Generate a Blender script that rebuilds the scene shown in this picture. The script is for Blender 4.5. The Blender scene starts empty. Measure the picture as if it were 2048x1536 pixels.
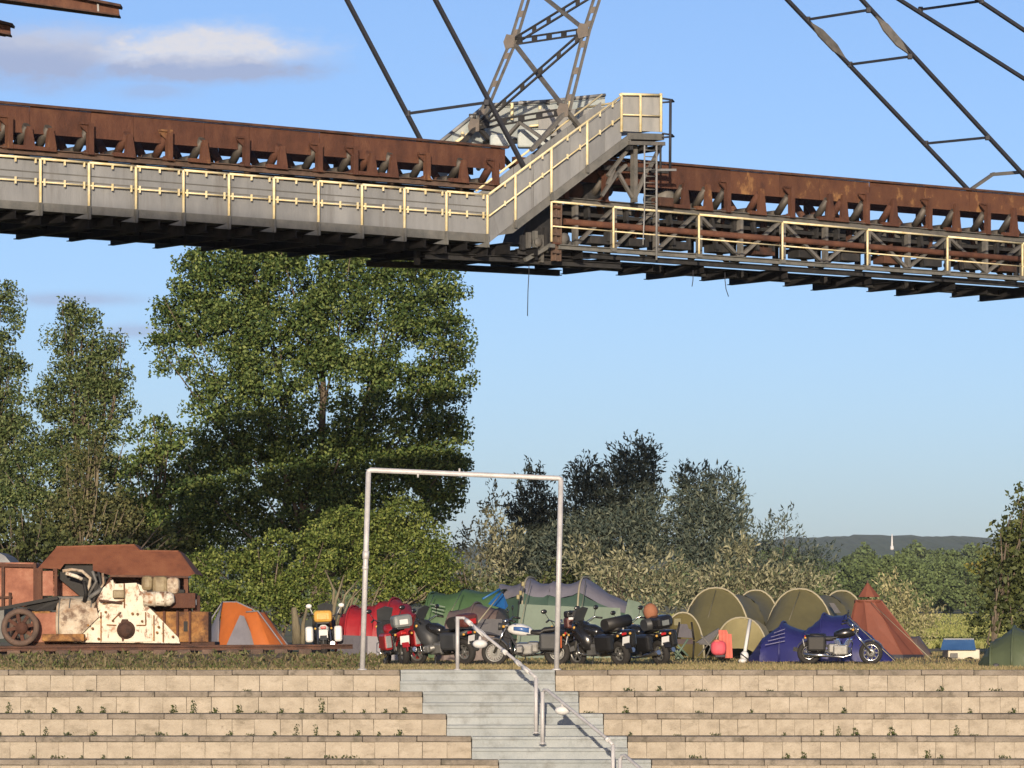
import bpy, bmesh, math, random
import numpy as np
from mathutils import Vector, Matrix
from math import sin, cos, pi, atan, radians as R, sqrt

sc = bpy.context.scene
col = sc.collection
random.seed(7)
rng = np.random.default_rng(7)

# ------------------------------------------------------------------ camera
EYE = 0.534                      # lens height above the top landing of the stairs
FPX = 8000.0                     # focal length in pixels of the 2048 px wide photograph
PITCH = atan((1285 - 768) / FPX)
cam_d = bpy.data.cameras.new('camera')
cam_d.sensor_width = 36.0
cam_d.lens = 36.0 * FPX / 2048
cam_d.clip_start = 0.5
cam_d.clip_end = 20000
cam = bpy.data.objects.new('camera', cam_d)
cam.location = (0, 0, EYE)
cam.rotation_euler = (pi / 2 + PITCH, 0, 0)
col.objects.link(cam)
sc.camera = cam

# ------------------------------------------------------------------ light
SUN_EL = R(9.5)
SUN_AZ = R(2.2)                  # travels away from the camera and a little to the right
sun_d = bpy.data.lights.new('sun', 'SUN')
sun_d.energy = 4.8
sun_d.angle = R(0.55)
sun_d.color = (1.0, 0.83, 0.62)
sun = bpy.data.objects.new('sun', sun_d)
travel = Vector((sin(SUN_AZ) * cos(SUN_EL), cos(SUN_AZ) * cos(SUN_EL), -sin(SUN_EL)))
sun.rotation_euler = travel.to_track_quat('-Z', 'Y').to_euler()
col.objects.link(sun)

sc.view_settings.view_transform = 'Standard'
sc.view_settings.look = 'None'
sc.view_settings.gamma = 1.0
sc.view_settings.use_curve_mapping = False
sc.view_settings.exposure = 0.45

world = bpy.data.worlds.new('World')
sc.world = world
world.use_nodes = True
wn = world.node_tree
wn.nodes.clear()


def wnode(t, **kw):
    n = wn.nodes.new(t)
    for k, v in kw.items():
        setattr(n, k, v)
    return n


def wmath(op, a, b=None, clamp=False):
    n = wnode('ShaderNodeMath', operation=op, use_clamp=clamp)
    for i, v in enumerate((a, b)):
        if v is None:
            continue
        if isinstance(v, (int, float)):
            n.inputs[i].default_value = v
        else:
            wn.links.new(v, n.inputs[i])
    return n.outputs[0]


sky = wnode('ShaderNodeTexSky')
sky.sky_type = 'NISHITA'
sky.sun_disc = False
sky.sun_elevation = SUN_EL
sky.sun_rotation = pi + SUN_AZ          # the sun stands behind the camera
sky.altitude = 60
sky.air_density = 0.7
sky.dust_density = 1.0
sky.ozone_density = 2.7
SKY_STRENGTH = 0.122
SKY_TINT = (1.03, 0.95, 1.03)

geo = wnode('ShaderNodeTexCoord')
sep = wnode('ShaderNodeSeparateXYZ')
wn.links.new(geo.outputs['Generated'], sep.inputs[0])
dx, dy, dz = sep.outputs
dyc = wmath('MAXIMUM', dy, 0.001)
U = wmath('DIVIDE', dx, dyc)
V = wmath('DIVIDE', dz, dyc)
front = wmath('GREATER_THAN', dy, 0.05)
comb = wnode('ShaderNodeCombineXYZ')
wn.links.new(U, comb.inputs[0])
wn.links.new(wmath('MULTIPLY', V, 2.0), comb.inputs[1])


def wnoise(scale, detail=6, rough=0.6):
    n = wnode('ShaderNodeTexNoise')
    n.inputs['Scale'].default_value = scale
    n.inputs['Detail'].default_value = detail
    n.inputs['Roughness'].default_value = rough
    wn.links.new(comb.outputs[0], n.inputs['Vector'])
    return n.outputs[0]


nz = wnoise(110, 9, 0.66)
nz2 = wnoise(32, 4, 0.55)


def blob(px, py, rx, ry, soft=1.0, gain=1.0, dist=1.1):
    """soft-edged cloud patch round a direction, edge broken by noise"""
    u0, v0 = (px - 1024) / FPX, (1285 - py) / FPX
    a = wmath('DIVIDE', wmath('SUBTRACT', U, u0), rx / FPX)
    b = wmath('DIVIDE', wmath('SUBTRACT', V, v0), ry / FPX)
    d = wmath('SQRT', wmath('ADD', wmath('MULTIPLY', a, a), wmath('MULTIPLY', b, b)))
    d = wmath('ADD', d, wmath('MULTIPLY', wmath('SUBTRACT', nz, 0.5), dist))
    d = wmath('ADD', d, wmath('MULTIPLY', wmath('SUBTRACT', nz2, 0.5), dist))
    m = wmath('DIVIDE', wmath('SUBTRACT', 1.0 + soft * 0.5, d), soft, True)
    return wmath('MULTIPLY', wmath('MULTIPLY', m, m), gain)


def wmax(*xs):
    r = xs[0]
    for x in xs[1:]:
        r = wmath('MAXIMUM', r, x)
    return r


white = wmax(blob(425, 93, 235, 52, 0.8, 1.0), blob(540, 100, 110, 30, 1.0, 0.8), blob(320, 118, 135, 40, 0.9, 0.95), blob(110, 70, 170, 32, 1.2, 0.4))
grey = wmax(blob(400, 130, 235, 36, 0.8, 0.95), blob(60, 108, 200, 66, 1.1, 0.95), blob(300, 176, 95, 22, 1.2, 0.45),
            blob(150, 598, 150, 16, 1.2, 0.6, 0.7), blob(265, 662, 85, 17, 1.2, 0.6, 0.7),
            blob(590, 112, 75, 26, 1.4, 0.3), blob(930, 110, 60, 20, 1.4, 0.10))
bg = wnode('ShaderNodeBackground')
tint = wnode('ShaderNodeMix', data_type='RGBA', blend_type='MULTIPLY')
tint.inputs[0].default_value = 1.0
wn.links.new(sky.outputs[0], tint.inputs[6])
tint.inputs[7].default_value = (*SKY_TINT, 1)
wn.links.new(tint.outputs[2], bg.inputs[0])
bg.inputs[1].default_value = SKY_STRENGTH
bgw = wnode('ShaderNodeBackground')
bgw.inputs[0].default_value = (0.53, 0.535, 0.585, 1)
bgw.inputs[1].default_value = 1.0
bgg = wnode('ShaderNodeBackground')
bgg.inputs[0].default_value = (0.28, 0.335, 0.49, 1)
bgg.inputs[1].default_value = 1.0
mixg = wnode('ShaderNodeMixShader')
wn.links.new(wmath('MULTIPLY', grey, front), mixg.inputs[0])
wn.links.new(bg.outputs[0], mixg.inputs[1])
wn.links.new(bgg.outputs[0], mixg.inputs[2])
mixw = wnode('ShaderNodeMixShader')
# the bright tops give way to the grey bases lower down
low = wmath('MULTIPLY', wmath('SUBTRACT', wmath('ADD', wmath('MULTIPLY', V, FPX), wmath('MULTIPLY', wmath('SUBTRACT', nz, 0.5), 70.0)), 1285 - 130), 1 / 34.0, True)
low2 = wmath('ADD', wmath('MULTIPLY', low, 1.0), 0.0, True)
fluff = wmath('ADD', 0.45, wmath('MULTIPLY', wnoise(260, 8, 0.7), 1.05), True)
wn.links.new(wmath('MULTIPLY', wmath('MULTIPLY', wmath('MULTIPLY', white, front), low2), fluff), mixw.inputs[0])
wn.links.new(mixg.outputs[0], mixw.inputs[1])
wn.links.new(bgw.outputs[0], mixw.inputs[2])
wout = wnode('ShaderNodeOutputWorld')
wn.links.new(mixw.outputs[0], wout.inputs[0])

sc.cycles.max_bounces = 5
sc.cycles.diffuse_bounces = 2
sc.cycles.glossy_bounces = 2
sc.cycles.transmission_bounces = 3
sc.cycles.transparent_max_bounces = 6
sc.cycles.use_denoising = True


# ------------------------------------------------------------------ sight lines: where a thing seen at (px, py) stands
def ray(px, py):
    f = Vector((0, cos(PITCH), sin(PITCH)))
    u = Vector((0, -sin(PITCH), cos(PITCH)))
    return f * FPX + Vector((1, 0, 0)) * (px - 1024) + u * (768 - py)


def P(px, py, D):
    r = ray(px, py)
    return Vector((0, 0, EYE)) + r * (D / r.y)


# conveyor frame: the bridge runs obliquely away to the right
BO = Vector((-12.16, 95.0, 0))
BU = Vector((0.788, 0.616, 0)).normalized()
BN = Vector((-BU.y, BU.x, 0))
UP = Vector((0, 0, 1))


def BR(px, py, w=0.0):
    """point of the vertical plane w metres behind the near face of the bridge"""
    r = ray(px, py)
    c = Vector((0, 0, EYE))
    t = (w + BN.dot(BO - c)) / BN.dot(r)
    return c + r * t


# ------------------------------------------------------------------ mesh builder
class MB:
    def __init__(self):
        self.v, self.f, self.s = [], [], []

    def add(self, vs, fs, smooth=False):
        o = len(self.v)
        self.v += [Vector(p) for p in vs]
        self.f += [tuple(i + o for i in f) for f in fs]
        self.s += [smooth] * len(fs)
        return self

    def box(self, c, size, rot=None):
        c = Vector(c)
        hx, hy, hz = (s / 2 for s in size)
        vs = [Vector((x, y, z)) for x in (-hx, hx) for y in (-hy, hy) for z in (-hz, hz)]
        if rot is not None:
            vs = [rot @ p for p in vs]
        vs = [c + p for p in vs]
        return self.add(vs, [(0, 1, 3, 2), (4, 6, 7, 5), (0, 4, 5, 1), (2, 3, 7, 6), (0, 2, 6, 4), (1, 5, 7, 3)])

    def rbox(self, c, size, b=0.02, rot=None):
        """box with chamfered edges"""
        c = Vector(c)
        hx, hy, hz = (s / 2 for s in size)
        b = min(b, hx * .9, hy * .9, hz * .9)
        bm = bmesh.new()
        bmesh.ops.create_cube(bm, size=1)
        for v in bm.verts:
            v.co = Vector((v.co.x * 2 * hx, v.co.y * 2 * hy, v.co.z * 2 * hz))
        bmesh.ops.bevel(bm, geom=bm.edges[:], offset=b, segments=2, affect='EDGES', profile=0.5)
        bm.verts.index_update()
        vs = [(rot @ v.co if rot is not None else v.co) + c for v in bm.verts]
        fs = [tuple(v.index for v in f.verts) for f in bm.faces]
        bm.free()
        return self.add(vs, fs)

    def bar(self, p, q, w, h, up=None):
        """beam of w (sideways) by h (upright) section from p to q"""
        p, q = Vector(p), Vector(q)
        d = (q - p).normalized()
        up = Vector(up) if up is not None else UP
        if abs(d.dot(up)) > 0.97:
            up = Vector((0, 1, 0)) if abs(d.y) < 0.9 else Vector((1, 0, 0))
        s = d.cross(up).normalized()
        t = s.cross(d).normalized()
        vs = []
        for e in (p, q):
            for a, b in ((-1, -1), (1, -1), (1, 1), (-1, 1)):
                vs.append(e + s * (a * w / 2) + t * (b * h / 2))
        return self.add(vs, [(3, 2, 1, 0), (4, 5, 6, 7), (0, 1, 5, 4), (1, 2, 6, 5), (2, 3, 7, 6), (3, 0, 4, 7)])

    def ibeam(self, p, q, w, h, t=0.02, up=None):
        p, q = Vector(p), Vector(q)
        d = (q - p).normalized()
        up = Vector(up) if up is not None else UP
        s = d.cross(up).normalized()
        u = s.cross(d).normalized()
        self.bar(p, q, t, h - 2 * t, u)
        self.bar(p + u * (h / 2 - t / 2), q + u * (h / 2 - t / 2), w, t, u)
        self.bar(p - u * (h / 2 - t / 2), q - u * (h / 2 - t / 2), w, t, u)
        return self

    def tube(self, pts, r, n=8, cap=True):
        pts = [Vector(p) for p in pts]
        rs = r if isinstance(r, (list, tuple)) else [r] * len(pts)
        vs, fs = [], []
        ref = None
        for i, p in enumerate(pts):
            a = pts[max(i - 1, 0)]
            b = pts[min(i + 1, len(pts) - 1)]
            d = (b - a).normalized()
            if ref is None:
                ref = Vector((0, 0, 1)) if abs(d.z) < 0.9 else Vector((1, 0, 0))
            s = d.cross(ref).normalized()
            t = s.cross(d).normalized()
            ref = t
            for k in range(n):
                an = 2 * pi * k / n
                vs.append(p + (s * cos(an) + t * sin(an)) * rs[i])
        for i in range(len(pts) - 1):
            for k in range(n):
                fs.append((i * n + k, i * n + (k + 1) % n, (i + 1) * n + (k + 1) % n, (i + 1) * n + k))
        self.add(vs, fs, True)
        if cap:
            o = len(self.v) - len(vs)
            self.f.append(tuple(o + k for k in reversed(range(n))))
            self.f.append(tuple(o + (len(pts) - 1) * n + k for k in range(n)))
            self.s += [False, False]
        return self

    def lathe(self, c, axis, prof, n=16):
        """profile of (distance along axis, radius)"""
        c, axis = Vector(c), Vector(axis).normalized()
        ref = Vector((0, 0, 1)) if abs(axis.z) < 0.9 else Vector((1, 0, 0))
        s = axis.cross(ref).normalized()
        t = s.cross(axis).normalized()
        vs = [c + axis * a + (s * cos(2 * pi * k / n) + t * sin(2 * pi * k / n)) * max(r, 1e-4) for a, r in prof for k in range(n)]
        fs = [(i * n + k, i * n + (k + 1) % n, (i + 1) * n + (k + 1) % n, (i + 1) * n + k) for i in range(len(prof) - 1) for k in range(n)]
        return self.add(vs, fs, True)

    def torus(self, c, axis, r1, r2, n=24, m=8, sy=1.0):
        c, axis = Vector(c), Vector(axis).normalized()
        ref = Vector((0, 0, 1)) if abs(axis.z) < 0.9 else Vector((1, 0, 0))
        s = axis.cross(ref).normalized()
        t = s.cross(axis).normalized()
        vs, fs = [], []
        for i in range(n):
            a = 2 * pi * i / n
            e = s * cos(a) + t * sin(a)
            for k in range(m):
                b = 2 * pi * k / m
                vs.append(c + e * (r1 + r2 * cos(b)) + axis * (r2 * sin(b) * sy))
        for i in range(n):
            for k in range(m):
                fs.append((i * m + k, i * m + (k + 1) % m, ((i + 1) % n) * m + (k + 1) % m, ((i + 1) % n) * m + k))
        return self.add(vs, fs, True)

    def prism(self, pts, vec):
        """closed outline (any plane) given thickness along vec"""
        pts = [Vector(p) for p in pts]
        vec = Vector(vec)
        n = len(pts)
        vs = pts + [p + vec for p in pts]
        fs = [tuple(range(n)), tuple(reversed(range(n, 2 * n)))] + [(i, i + n, (i + 1) % n + n, (i + 1) % n) for i in range(n)]
        return self.add(vs, fs)

    def blob(self, c, r, n=10, m=7, rot=None, pw=1.0):
        c = Vector(c)
        rx, ry, rz = r
        sg = lambda x: math.copysign(abs(x) ** pw, x)
        vs, fs = [], []
        for i in range(m + 1):
            a = -pi / 2 + pi * i / m
            for k in range(n):
                b = 2 * pi * k / n
                p = Vector((rx * sg(cos(a)) * sg(cos(b)), ry * sg(cos(a)) * sg(sin(b)), rz * sg(sin(a))))
                vs.append(c + (rot @ p if rot is not None else p))
        for i in range(m):
            for k in range(n):
                fs.append((i * n + k, i * n + (k + 1) % n, (i + 1) * n + (k + 1) % n, (i + 1) * n + k))
        return self.add(vs, fs, True)

    def loft(self, secs, n=14, pw=0.8):
        """body lofted along x through sections (x, zc, ry, rz)"""
        sg = lambda x: math.copysign(abs(x) ** pw, x)
        vs, fs = [], []
        for x, zc, ry, rz in secs:
            for k in range(n):
                b = 2 * pi * k / n
                vs.append((x, ry * sg(cos(b)), zc + rz * sg(sin(b))))
        for i in range(len(secs) - 1):
            for k in range(n):
                fs.append((i * n + k, i * n + (k + 1) % n, (i + 1) * n + (k + 1) % n, (i + 1) * n + k))
        fs.append(tuple(reversed(range(n))))
        fs.append(tuple((len(secs) - 1) * n + k for k in range(n)))
        return self.add(vs, fs, True)

    def build(self, name, m, parent=None, local=False, mesh_only=False):
        org = Vector((0, 0, 0))
        if parent is not None and not local:
            org = Vector(parent.get('_o', (0, 0, 0)))
        me = bpy.data.meshes.new(name)
        me.from_pydata([tuple(p - org) for p in self.v], [], self.f)
        me.polygons.foreach_set('use_smooth', self.s)
        me.update()
        bm = bmesh.new()
        bm.from_mesh(me)
        bmesh.ops.recalc_face_normals(bm, faces=bm.faces[:])
        bm.to_mesh(me)
        bm.free()
        me.materials.append(m)
        if mesh_only:
            return me
        return link(name, me, parent, org)


def link(name, me, parent=None, org=None, loc=None):
    o = bpy.data.objects.new(name, me)
    col.objects.link(o)
    if parent is not None:
        o.parent = parent
    if org is not None and parent is not None:
        ORG[o.name] = tuple(org)
        o['_o'] = tuple(org)
    if loc is not None:
        o.location = loc
    return o


ORG = {}


def tag(o, label=None, cat=None, group=None, kind=None):
    if label:
        o['label'] = label
    if cat:
        o['category'] = cat
    if group:
        o['group'] = group
    if kind:
        o['kind'] = kind
    return o


def thing(name, loc, label=None, cat=None, group=None, kind=None, rot=None):
    o = bpy.data.objects.new(name, None)
    o.empty_display_size = 0.2
    col.objects.link(o)
    o.location = loc
    if rot is not None:
        o.rotation_euler = rot
    o['_o'] = tuple(loc)
    return tag(o, label, cat, group, kind)


# ------------------------------------------------------------------ materials
ALB = 0.68


def mat(name, cols, scale=3.0, rough=0.75, metal=0.0, bump=0.0, bscale=None, stretch=(1, 1, 1), rnd=0.0, isl=0.0, spec=0.4, spread=0.22, detail=6, trans=0.0):
    m = bpy.data.materials.new(name)
    m.use_nodes = True
    nt = m.node_tree
    N, L = nt.nodes, nt.links
    b = N['Principled BSDF']
    b.inputs['Roughness'].default_value = rough
    b.inputs['Metallic'].default_value = metal
    b.inputs['Specular IOR Level'].default_value = spec
    if not isinstance(cols[0], (tuple, list)):
        cols = [cols]
    cols = [tuple(c * ALB for c in cc) for cc in cols]
    tc = N.new('ShaderNodeTexCoord')
    mp = N.new('ShaderNodeMapping')
    mp.inputs['Scale'].default_value = stretch
    L.new(tc.outputs['Object'], mp.inputs[0])
    oi = N.new('ShaderNodeObjectInfo')
    off = N.new('ShaderNodeMath')
    off.operation = 'MULTIPLY'
    L.new(oi.outputs['Random'], off.inputs[0])
    off.inputs[1].default_value = 37.0
    L.new(off.outputs[0], mp.inputs['Location'])
    nz = N.new('ShaderNodeTexNoise')
    nz.inputs['Scale'].default_value = scale
    nz.inputs['Detail'].default_value = detail
    nz.inputs['Roughness'].default_value = 0.65
    L.new(mp.outputs[0], nz.inputs['Vector'])
    rp = N.new('ShaderNodeValToRGB')
    el = rp.color_ramp.elements
    k = len(cols)
    if k == 1:
        cols = [tuple(c * 0.86 for c in cols[0]), tuple(min(1, c * 1.1) for c in cols[0])]
        k = 2
    for i in range(k - 2):
        el.new(0.5)
    for i in range(k):
        el[i].position = 0.5 - spread + 2 * spread * i / (k - 1)
        el[i].color = (*cols[i], 1)
    L.new(nz.outputs[0], rp.inputs[0])
    out = rp.outputs[0]
    for src, amt in ((oi.outputs['Random'], rnd), ('isl', isl)):
        if not amt:
            continue
        if src == 'isl':
            src = N.new('ShaderNodeNewGeometry').outputs['Random Per Island']
        mr = N.new('ShaderNodeMapRange')
        mr.inputs['To Min'].default_value = 1 - amt
        mr.inputs['To Max'].default_value = 1 + amt
        L.new(src, mr.inputs['Value'])
        hs = N.new('ShaderNodeHueSaturation')
        L.new(mr.outputs[0], hs.inputs['Value'])
        L.new(out, hs.inputs['Color'])
        out = hs.outputs[0]
    L.new(out, b.inputs['Base Color'])
    if bump:
        n2 = N.new('ShaderNodeTexNoise')
        n2.inputs['Scale'].default_value = bscale or scale * 4
        n2.inputs['Detail'].default_value = 5
        L.new(mp.outputs[0], n2.inputs['Vector'])
        bp = N.new('ShaderNodeBump')
        bp.inputs['Strength'].default_value = bump
        bp.inputs['Distance'].default_value = 0.05
        L.new(n2.outputs[0], bp.inputs['Height'])
        L.new(bp.outputs[0], b.inputs['Normal'])
    if trans:
        tr = N.new('ShaderNodeBsdfTranslucent')
        L.new(out, tr.inputs[0])
        mx = N.new('ShaderNodeMixShader')
        mx.inputs[0].default_value = trans
        L.new(b.outputs[0], mx.inputs[1])
        L.new(tr.outputs[0], mx.inputs[2])
        L.new(mx.outputs[0], N['Material Output'].inputs[0])
    return m


RUST = [(0.060, 0.024, 0.016), (0.108, 0.042, 0.025), (0.155, 0.068, 0.038)]
M = dict(
    rust=mat('rust', RUST, 2.5, 0.85, 0, 0.4, 30, (1, 1, .5), 0.12),
    rust_dark=mat('rust_dark', [(0.035, 0.02, 0.016), (0.09, 0.042, 0.028), (0.15, 0.07, 0.04)], 3, 0.85, 0, 0.4, 30, rnd=.2),
    rust_pale=mat('rust_pale', [(0.075, 0.03, 0.02), (0.12, 0.048, 0.027), (0.14, 0.058, 0.03), (0.36, 0.19, 0.075)], 2.6, 0.85, 0, 0.4, 30, (1, 1, .6), .1, spread=.2),
    rust_brown=mat('rust_brown', [(0.07, 0.05, 0.04), (0.13, 0.085, 0.065), (0.19, 0.12, 0.085)], 4, 0.85, 0, 0.3, 40, rnd=.2),
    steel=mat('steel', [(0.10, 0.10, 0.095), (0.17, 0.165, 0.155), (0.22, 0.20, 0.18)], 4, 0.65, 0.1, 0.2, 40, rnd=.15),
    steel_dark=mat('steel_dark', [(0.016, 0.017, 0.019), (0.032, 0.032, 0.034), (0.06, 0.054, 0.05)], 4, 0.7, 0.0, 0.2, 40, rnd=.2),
    galv=mat('galvanised', [(0.215, 0.225, 0.235), (0.28, 0.29, 0.30), (0.35, 0.36, 0.365)], 1.6, 0.6, 0.0, 0.15, 25, (1, 1, .3), 0.1),
    galv_dark=mat('galvanised_dark', [(0.11, 0.115, 0.11), (0.165, 0.165, 0.155), (0.21, 0.205, 0.19)], 3, 0.6, 0.0, 0.2, 25, rnd=0.1),
    galv_blue=mat('galvanised_blue', [(0.36, 0.42, 0.43), (0.46, 0.52, 0.52), (0.56, 0.58, 0.56)], 2.6, 0.6, 0.0, 0.2, 25, rnd=0.1),
    galv_pale=mat('galvanised_pale', [(0.30, 0.31, 0.31), (0.40, 0.405, 0.40), (0.50, 0.50, 0.48)], 1.6, 0.6, 0.0, 0.15, 25, (1, 1, .3), 0.1),
    yellow=mat('yellow_paint', [(0.80, 0.64, 0.32), (0.95, 0.82, 0.50), (1.0, 0.92, 0.68)], 5, 0.5, 0, 0.1, 40, rnd=.06),
    pipe=mat('pipe_metal', [(0.48, 0.47, 0.48), (0.70, 0.69, 0.69)], 6, 0.5, 0.1, 0.1, 30),
    rod=mat('stay_steel', [(0.02, 0.024, 0.034), (0.04, 0.042, 0.055)], 3, 0.7),
    under=mat('underside_shade_steel', [(0.008, 0.008, 0.009), (0.018, 0.018, 0.02), (0.035, 0.031, 0.03)], 4, 0.8, 0.0, 0.2, 40, rnd=.2, spec=.2),  # shade beneath the deck put into the colour, near black
    gusset=mat('gusset_steel', [(0.17, 0.15, 0.135), (0.24, 0.205, 0.175)], 5, 0.7, 0, .2, 30),
)
# ------------------------------------------------------------------ ground, hills
PROFILE = [(-300, -4.2), (40, -4.2), (69.0, -4.2), (78.5, -0.55), (78.58, -0.03), (84, -0.05), (92, -0.065), (108, -0.075), (112, -0.02), (118, .09), (126, .17), (140, .24), (250, .95), (400, 2.2), (600, 5.0), (1200, 11), (2500, 24), (9000, 70)]


def ground_z(y):
    for (y0, z0), (y1, z1) in zip(PROFILE, PROFILE[1:]):
        if y0 <= y <= y1:
            return z0 + (z1 - z0) * (y - y0) / (y1 - y0)
    return 0


def ground_mat():
    m = mat('ground_grass', [(0.10, 0.075, 0.032), (0.20, 0.155, 0.065), (0.34, 0.25, 0.115)], 0.55, 0.95, 0, 0.6, 9, detail=9, spread=.2)
    nt = m.node_tree
    N, L = nt.nodes, nt.links
    b = N['Principled BSDF']
    src = b.inputs['Base Color'].links[0].from_socket
    n = N.new('ShaderNodeTexNoise')
    n.inputs['Scale'].default_value = 0.22
    n.inputs['Detail'].default_value = 7
    L.new(N['Mapping'].outputs[0], n.inputs['Vector'])
    r = N.new('ShaderNodeValToRGB')
    r.color_ramp.elements[0].position = .47
    r.color_ramp.elements[1].position = .6
    L.new(n.outputs[0], r.inputs[0])
    mx = N.new('ShaderNodeMix')
    mx.data_type = 'RGBA'
    L.new(r.outputs[0], mx.inputs[0])
    L.new(src, mx.inputs[6])
    mx.inputs[7].default_value = (0.115, 0.14, 0.035, 1)
    L.new(mx.outputs[2], b.inputs['Base Color'])
    return m


M['ground'] = ground_mat()
ys = []
for (y0, _), (y1, _) in zip(PROFILE, PROFILE[1:]):
    k = 1 if y1 - y0 < 3 else 4
    ys += [y0 + (y1 - y0) * i / k for i in range(k)]
ys.append(PROFILE[-1][0])
g = MB()
xs = np.linspace(-1, 1, 9)
for y in ys:
    wdt = 130 + max(0, y) * 0.45
    g.v += [Vector((x * wdt, y, ground_z(y))) for x in xs]
for i in range(len(ys) - 1):
    for j in range(8):
        g.f.append((i * 9 + j, i * 9 + j + 1, (i + 1) * 9 + j + 1, (i + 1) * 9 + j))
        g.s.append(False)
tag(g.build('ground', M['ground']), kind='structure')

M['hill'] = mat('hill_woods', [(0.03, 0.066, 0.026), (0.048, 0.098, 0.036), (0.072, 0.13, 0.046)], 0.02, 0.95, 0, 0, detail=10, spread=.16)
M['forest'] = mat('forest_leaf', [(0.09, 0.135, 0.05), (0.13, 0.185, 0.065), (0.18, 0.235, 0.085)], 0.3, 0.8, isl=.35, trans=.15)


def ridge(y0, y1, pts, seed, n=900, jag=5.0):
    """wooded ridge: a long bank whose crest follows the given skyline, rough with treetops"""
    r = np.random.default_rng(seed)
    g = MB()
    x0, x1 = pts[0][0], pts[-1][0]
    X = np.linspace(x0, x1, n)
    crest = np.interp(X, [p[0] for p in pts], [p[1] for p in pts])
    rows = 7
    for j in range(rows):
        t = j / (rows - 1)
        base = ground_z(y0)
        for i in range(n):
            h = base + (crest[i] - base) * sin(t * pi / 2)
            if j:
                h += r.normal() * jag * (.35 + .65 * (j == rows - 1)) * .5
            g.v.append(Vector((X[i], y0 + (y1 - y0) * t + r.normal() * 8, h)))
    for i in range(n):
        g.v.append(Vector((X[i], y1 + 600, ground_z(y1 + 600) - 5)))
    for j in range(rows):
        for i in range(n - 1):
            g.f.append((j * n + i, j * n + i + 1, (j + 1) * n + i + 1, (j + 1) * n + i))
            g.s.append(False)
    return g


def skyline(px, py, D):
    p = P(px, py, D)
    return (p.x, p.z)


hp = [(-3000, 60), skyline(400, 1100, 4300), skyline(1300, 1098, 4300), skyline(1600, 1081, 4300), skyline(1740, 1077, 4300), skyline(1850, 1079, 4300), skyline(2000, 1084, 4300), skyline(2400, 1092, 4300), (3000, 70)]
tag(ridge(2900, 4300, hp, 3, 1400, 4).build('hills', M['hill']), kind='structure')

# ------------------------------------------------------------------ terraces of tan blocks under brown capping slabs
RISE, TREAD, NROW = 0.408, 0.85, 10
Y0 = 77.7
CAP = 0.10
M['block'] = mat('concrete_block', [(0.34, 0.29, 0.225), (0.46, 0.40, 0.315), (0.54, 0.475, 0.385)], 3.0, 0.9, 0, 0.35, 26, (1, 1, .45), 0.05, spread=.25, detail=9)
def stain(m, scale, c, lo, hi, amt, stretch=(1, 1, 1)):
    # patches of old dirt and lichen over a base colour
    nt = m.node_tree
    N, L = nt.nodes, nt.links
    b = N['Principled BSDF']
    src = b.inputs['Base Color'].links[0].from_socket
    mp = N.new('ShaderNodeMapping')
    mp.inputs['Scale'].default_value = stretch
    L.new(N['Mapping'].outputs[0], mp.inputs[0])
    n = N.new('ShaderNodeTexNoise')
    n.inputs['Scale'].default_value = scale
    n.inputs['Detail'].default_value = 8
    n.inputs['Roughness'].default_value = .7
    L.new(mp.outputs[0], n.inputs['Vector'])
    r = N.new('ShaderNodeMapRange')
    r.inputs['From Min'].default_value = lo
    r.inputs['From Max'].default_value = hi
    r.inputs['To Max'].default_value = amt
    L.new(n.outputs[0], r.inputs['Value'])
    mx = N.new('ShaderNodeMix')
    mx.data_type = 'RGBA'
    L.new(r.outputs[0], mx.inputs[0])
    L.new(src, mx.inputs[6])
    mx.inputs[7].default_value = (*c, 1)
    L.new(mx.outputs[2], b.inputs['Base Color'])


stain(M['block'], 2.2, (0.105, 0.085, 0.055), .52, .72, .55, (1, 1, 1.6))
stain(M['block'], 11, (0.09, 0.07, 0.045), .6, .72, .6)
M['slab'] = mat('capping_slab', [(0.19, 0.16, 0.13), (0.28, 0.24, 0.195), (0.37, 0.325, 0.27)], 1.6, 0.95, 0, 0.4, 30, rnd=0.1)
M['core'] = mat('terrace_core', [(0.25, 0.20, 0.15), (0.36, 0.30, 0.22)], 2, 0.95)
M['step'] = mat('stair_concrete', [(0.28, 0.31, 0.32), (0.36, 0.39, 0.395), (0.45, 0.475, 0.475)], 1.7, 0.9, 0, 0.3, 25, rnd=.06, spread=.26, detail=9)
LEFT_END = [800, 845, 893, 943, 997, 1050]
RIGHT_END = [1111, 1158, 1207, 1255, 1303, 1350]


def row_y(i):
    return Y0 - TREAD * i


def ex(lst, i):
    return lst[i] if i < len(lst) else lst[-1] + (lst[-1] - lst[-2]) * (i - len(lst) + 1)


terr = tag(thing('terrace', (0, Y0, 0)), kind='structure')
core = MB()
variants = []
for k in range(4):
    b = MB().rbox((0, 0, 0), (0.443, 0.13, 1.0), 0.007)
    for p in b.v:
        p.x += random.uniform(-.004, .004)
        p.y += random.uniform(-.006, .003)
        p.z += random.uniform(-.003, .003)
    variants.append(b.build('block', M['block'], mesh_only=True))
slabs = [MB().rbox((0, 0, 0), (1.0, 0.92, CAP), 0.014).build('slab', M['slab'], mesh_only=True) for _ in range(2)]
for s in slabs:
    for v in s.vertices:
        v.co.z += random.uniform(-.003, .003)
        v.co.y += random.uniform(-.008, .004)


def place(name, me, loc, scale=(1, 1, 1), parent=terr):
    o = link(name, me, parent)
    o.location = Vector(loc) - Vector(parent['_o'])
    o.scale = scale
    return o


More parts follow.
